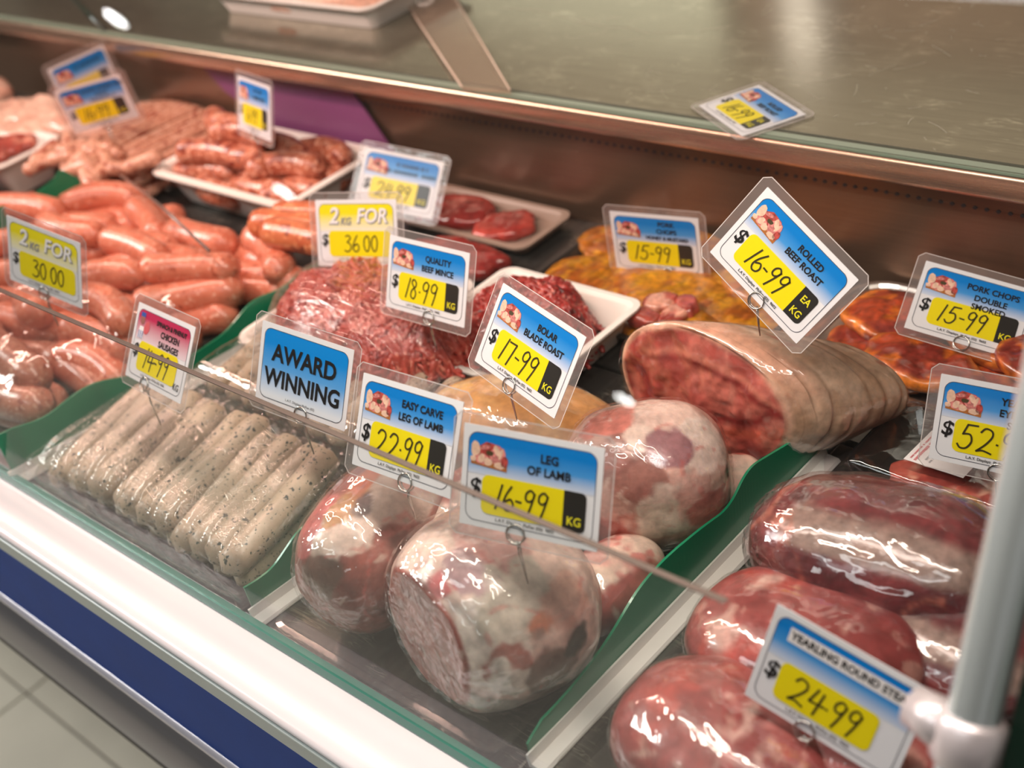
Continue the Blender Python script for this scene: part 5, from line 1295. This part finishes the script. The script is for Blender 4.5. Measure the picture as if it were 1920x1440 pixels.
AXA, AXB, AXC = (0.22, 0.95, -0.15), (-0.12, 0.98, 0.02), (0.75, 0.62, 0.0)
LA = [((0.571, -0.743, 0.348), 0.42, (0.84, 0.70, 0.62)), ((0.599, -0.235, 0.766), 0.42, (0.62, 0.54, 0.46)), ((0.202, 0.008, 0.979), 0.35, (0.66, 0.36, 0.33)), ((0.069, -0.541, 0.838), 0.20, (0.66, 0.13, 0.14)), ((0.127, -0.299, 0.946), 0.20, (0.42, 0.26, 0.28)),
      ((0.931, 0.078, 0.358), 0.30, (0.68, 0.40, 0.32)), ((0.866, -0.234, 0.442), 0.14, (0.62, 0.22, 0.12)),  ((0.209, -0.963, 0.170), 0.16, (0.44, 0.34, 0.30)),
      ((0.630, -0.758, 0.167), 0.20, (0.38, 0.10, 0.08)), ((0.760, -0.627, 0.171), 0.14, (0.40, 0.12, 0.09)), ((0.729, -0.677, -0.101), 0.22, (0.74, 0.66, 0.58)), ((0.938, -0.315, -0.149), 0.34, (0.22, 0.14, 0.115)), ((0.994, -0.056, -0.090), 0.12, (0.06, 0.05, 0.04)), ((0.473, -0.790, -0.389), 0.25, (0.46, 0.42, 0.37))]
LB = [((-0.268, -0.551, 0.790), 0.36, (0.62, 0.17, 0.16)), ((0.216, -0.709, 0.672), 0.30, (0.80, 0.64, 0.54)), ((0.415, -0.432, 0.800), 0.26, (0.78, 0.60, 0.52)), ((0.096, -0.261, 0.961), 0.22, (0.50, 0.26, 0.12)), ((0.344, -0.164, 0.925), 0.13, (0.20, 0.13, 0.13)),
      ((0.530, 0.135, 0.837), 0.42, (0.58, 0.44, 0.38)), ((0.447, 0.560, 0.697), 0.35, (0.66, 0.34, 0.30)), ((0.005, 0.077, 0.997), 0.20, (0.62, 0.20, 0.12)), ((0.177, -0.911, 0.373), 0.30, (0.20, 0.11, 0.085)), ((0.444, -0.725, -0.526), 0.18, (0.62, 0.42, 0.36))]
LC = [((0.337, 0.148, 0.930), 0.55, (0.78, 0.54, 0.47)), ((0.739, 0.222, 0.636), 0.42, (0.82, 0.64, 0.57)), ((0.315, -0.560, 0.766), 0.40, (0.30, 0.11, 0.09)), ((0.345, -0.248, 0.905), 0.12, (0.80, 0.60, 0.52)), ((0.631, -0.183, 0.754), 0.20, (0.36, 0.16, 0.18)), ((0.466, -0.734, 0.494), 0.30, (0.40, 0.18, 0.15)),
      ((0.753, -0.570, 0.329), 0.14, (0.70, 0.56, 0.48)), ((0.716, -0.698, 0.031), 0.36, (0.74, 0.62, 0.53)), ((0.973, 0.093, 0.213), 0.12, (0.66, 0.46, 0.38)), ((0.918, 0.372, 0.139), 0.17, (0.10, 0.06, 0.05)),
      ((0.983, -0.163, -0.085), 0.30, (0.52, 0.20, 0.17)), ((0.207, -0.963, -0.175), 0.30, (0.48, 0.10, 0.07)), ((0.645, -0.445, -0.621), 0.30, (0.46, 0.42, 0.34)), ((-0.200, -0.083, 0.976), 0.30, (0.70, 0.22, 0.18))]
joint('lamb_leg', (-0.515, 0.3700, 0.0560), AXA, (0.060, 0.068, 0.0570), 12, spots_paint((0.80, 0.58, 0.50), LA, AXA, facex=-0.060 * 0.84), 'large film-wrapped lamb leg nearest the front glass under the leg of lamb ticket', 'lamb leg', mat='meat', pw=2.7, lump=0.10, lscale=8, fwr=0.05, facecut=0.84, nu=230, nv=150)
joint('lamb_leg', (-0.630, 0.376, 0.050), AXB, (0.066, 0.046, 0.051), 23, spots_paint((0.33, 0.10, 0.08), LB, AXB), 'smaller film-wrapped lamb leg beside the green divider under the easy carve ticket', 'lamb leg', mat='meat', pw=2.6, lump=0.09, lscale=8, fwr=0.05, nu=210, nv=140)
joint('lamb_leg', (-0.510, 0.520, 0.050), AXC, (0.058, 0.050, 0.053), 34, spots_paint((0.66, 0.40, 0.34), LC, AXC), 'film-wrapped lamb leg with white fat in front of the rolled beef roast', 'lamb leg', mat='meat', pw=2.4, lump=0.10, lscale=8, fwr=0.05, nu=210, nv=140)
joint('lamb_leg', (-0.484, 0.440, 0.026), (0.1, 0.98, 0.0), (0.044, 0.027, 0.027), 41, lamb_paint(0.50, 0.2), 'small lamb leg half hidden behind the front lamb leg', 'lamb leg', mat='meat', lump=0.08)
joint('lamb_leg', (-0.480, 0.560, 0.020), (0.3, 0.9, 0.0), (0.034, 0.022, 0.020), 47, lamb_paint(0.5, 0.2), 'narrow shank end poking out behind the white-fat lamb leg', 'lamb leg', mat='meat', lump=0.08)
joint('lamb_leg', Vector((-0.5881, 0.4322, 0.0400)), (-0.1, 0.98, 0.0), (0.060, 0.040, 0.040), 53, lamb_paint(0.62, 0.1), 'dark red lamb piece between the two ticketed lamb legs', 'lamb leg', mat='meat', lump=0.08)
def bolar_paint(P, Nn, s):
    a = fbm(P * 30 + s, s, 4); b_ = fbm(P * 70 + s, s + 2, 3)
    fat = mixc((0.76, 0.47, 0.20), (0.62, 0.30, 0.10), sstep(a, 0.45, 0.65)); fat = mixc(fat, (0.30, 0.16, 0.06), sstep(b_, 0.64, 0.72) * 0.5)
    return mixc(mixc(MUS, MUSL, sstep(b_, 0.4, 0.6)), fat, sstep(Nn[:, 2] + 0.5 * (a - 0.5) + 0.25 * Nn[:, 1], -0.12, 0.02))
joint('blade_roast', Vector((-0.6390, 0.5326, 0.0360)), (0.86, 0.32, -0.10), (0.082, 0.046, 0.036), 61, bolar_paint, 'blade roast with yellow fat cap under the bolar ticket', 'roast', mat='meat', lump=0.07)

# vacuum packs at the right
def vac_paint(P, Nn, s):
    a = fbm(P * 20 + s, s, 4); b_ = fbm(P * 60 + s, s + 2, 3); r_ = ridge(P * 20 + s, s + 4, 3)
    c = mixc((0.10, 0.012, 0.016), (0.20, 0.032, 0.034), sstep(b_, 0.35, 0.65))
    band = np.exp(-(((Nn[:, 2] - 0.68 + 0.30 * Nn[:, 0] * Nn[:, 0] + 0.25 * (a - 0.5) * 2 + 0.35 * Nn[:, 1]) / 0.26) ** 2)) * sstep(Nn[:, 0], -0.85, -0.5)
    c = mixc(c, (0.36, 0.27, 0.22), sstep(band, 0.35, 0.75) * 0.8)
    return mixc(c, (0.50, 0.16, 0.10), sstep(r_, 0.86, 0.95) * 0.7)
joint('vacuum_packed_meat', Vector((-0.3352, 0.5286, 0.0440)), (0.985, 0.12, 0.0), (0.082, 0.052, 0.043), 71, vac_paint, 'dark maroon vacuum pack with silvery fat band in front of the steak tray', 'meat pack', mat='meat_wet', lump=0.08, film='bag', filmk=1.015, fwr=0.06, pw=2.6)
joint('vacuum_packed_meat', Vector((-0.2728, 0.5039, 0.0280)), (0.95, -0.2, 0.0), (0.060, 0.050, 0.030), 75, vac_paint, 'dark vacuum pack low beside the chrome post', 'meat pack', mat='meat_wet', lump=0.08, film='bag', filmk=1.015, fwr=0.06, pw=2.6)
def round_paint(P, Nn, s):
    a = fbm(P * 22 + s, s, 4); b_ = fbm(P * 75 + s, s + 2, 4)
    c = mixc((0.23, 0.042, 0.042), (0.35, 0.085, 0.080), sstep(a, 0.38, 0.62)); c = mixc(c, (0.48, 0.07, 0.05), sstep(fbm(P * 30 + 7, s + 9, 3), 0.58, 0.70) * 0.6)
    c = mixc(c, (0.62, 0.36, 0.30), sstep(b_, 0.62, 0.70) * 0.5)
    return mixc(c, (0.66, 0.44, 0.38), sstep(ridge(P * 18 + s, s + 3, 3), 0.88, 0.95) * 0.7)
joint('round_steak_pack', Vector((-0.3406, 0.4519, 0.0340)), (0.97, 0.05, 0.0), (0.072, 0.052, 0.030), 81, round_paint, 'red round of meat behind the nearest blurred ticket', 'meat pack', mat='meat', lump=0.07, film='film_tight', pw=2.6)
joint('round_steak_pack', Vector((-0.3342, 0.3617, 0.0360)), (0.95, -0.15, 0.0), (0.070, 0.050, 0.036), 85, round_paint, 'red film-wrapped meat in the front right corner below the nearest ticket', 'meat pack', mat='meat', lump=0.07, film='film_tight', pw=2.6)
joint('round_steak_pack', Vector((-0.2691, 0.4029, 0.0340)), (0.9, -0.3, 0.0), (0.055, 0.045, 0.034), 87, round_paint, 'red film-wrapped meat partly hidden beside the chrome post foot', 'meat pack', mat='meat', lump=0.07, film='film_tight', pw=2.6)
# loose bag neck of the vacuum pack
gs = []
bagp = [Vector((-0.4110, 0.4956, 0.0500)), Vector((-0.3952, 0.5163, 0.0650)), Vector((-0.3588, 0.5323, 0.0750))]
def zbag(u, v):
    p = bagp[0].lerp(bagp[2], u) + (bagp[1] - bagp[0].lerp(bagp[2], 0.5)) * (4 * u * (1 - u)) * 0.8
    p = p + Vector((0.010, -0.030, -0.040)) * v
    n_ = mnoise.noise(Vector((u * 9 - v * 3, v * 7, 3.3))) * 0.006
    return p + Vector((0, -n_, n_))
nxg, nyg = 50, 26
V = [zbag(i / (nxg - 1), j / (nyg - 1)) for j in range(nyg) for i in range(nxg)]
F = [(j * nxg + i, j * nxg + i + 1, (j + 1) * nxg + i + 1, (j + 1) * nxg + i) for j in range(nyg - 1) for i in range(nxg - 1)]
tag(mesh_obj('loose_plastic_bag', V, F, M['bag'], None, True), 'crumpled clear plastic bag end left of the maroon vacuum pack', 'plastic bag')
# clear smear of film and liner behind the right divider
V = []; nxg, nyg = 30, 16
for j in range(nyg):
    for i in range(nxg):
        p = G(1545 + 90 * i / (nxg - 1), 905 - 45 * j / (nyg - 1) - 20 * i / (nxg - 1), 0.004); p.z += 0.004 * mnoise.noise(p * 120); V.append(p)
F = [(j * nxg + i, j * nxg + i + 1, (j + 1) * nxg + i + 1, (j + 1) * nxg + i) for j in range(nyg - 1) for i in range(nxg - 1)]
tag(mesh_obj('film_scrap', V, F, M['bag'], None, True), 'clear film scrap on the dark deck behind the right divider', 'film')

# clear plastic liner along the front of the lamb compartment
V = [Vector((-0.69, 0.302, 0.006)), Vector((-0.465, 0.302, 0.006))]
o = tray('clear_tray', 'clear shallow tray under the front lamb legs', 'tray', -0.688, -0.466, 0.3035, 0.46, 0.007, M['clear_tray'], flare=0.003, lip=0.004, wall=0.001, r=0.012, z0=0.0008)
tray('clear_tray', 'clear tray under the red packs in the front right corner', 'tray', -0.430, -0.20, 0.312, 0.56, 0.010, M['clear_tray'], flare=0.004, lip=0.005, wall=0.002, r=0.012)
# trays of meat on the worktop, far left
tray('foam_tray', 'white foam tray standing on the worktop at the top left', 'tray', Vector((-1.3357, 0.9254, 0.1500)).x - 0.20, Vector((-1.3357, 0.9254, 0.1500)).x + 0.13, 0.93, 1.10, 0.03, M['foam'], flare=0.012, lip=0.006, wall=0.004, r=0.02, z0=0.1405)
slab('pale_fillet', (Vector((-1.3357, 0.9254, 0.1500)).x - 0.04, 1.01, 0.148), 0.12, 0.06, 0.025, 0.0, M['meat'], 201, p_pale, 'pale meat in the foam tray on the worktop', 'meat')
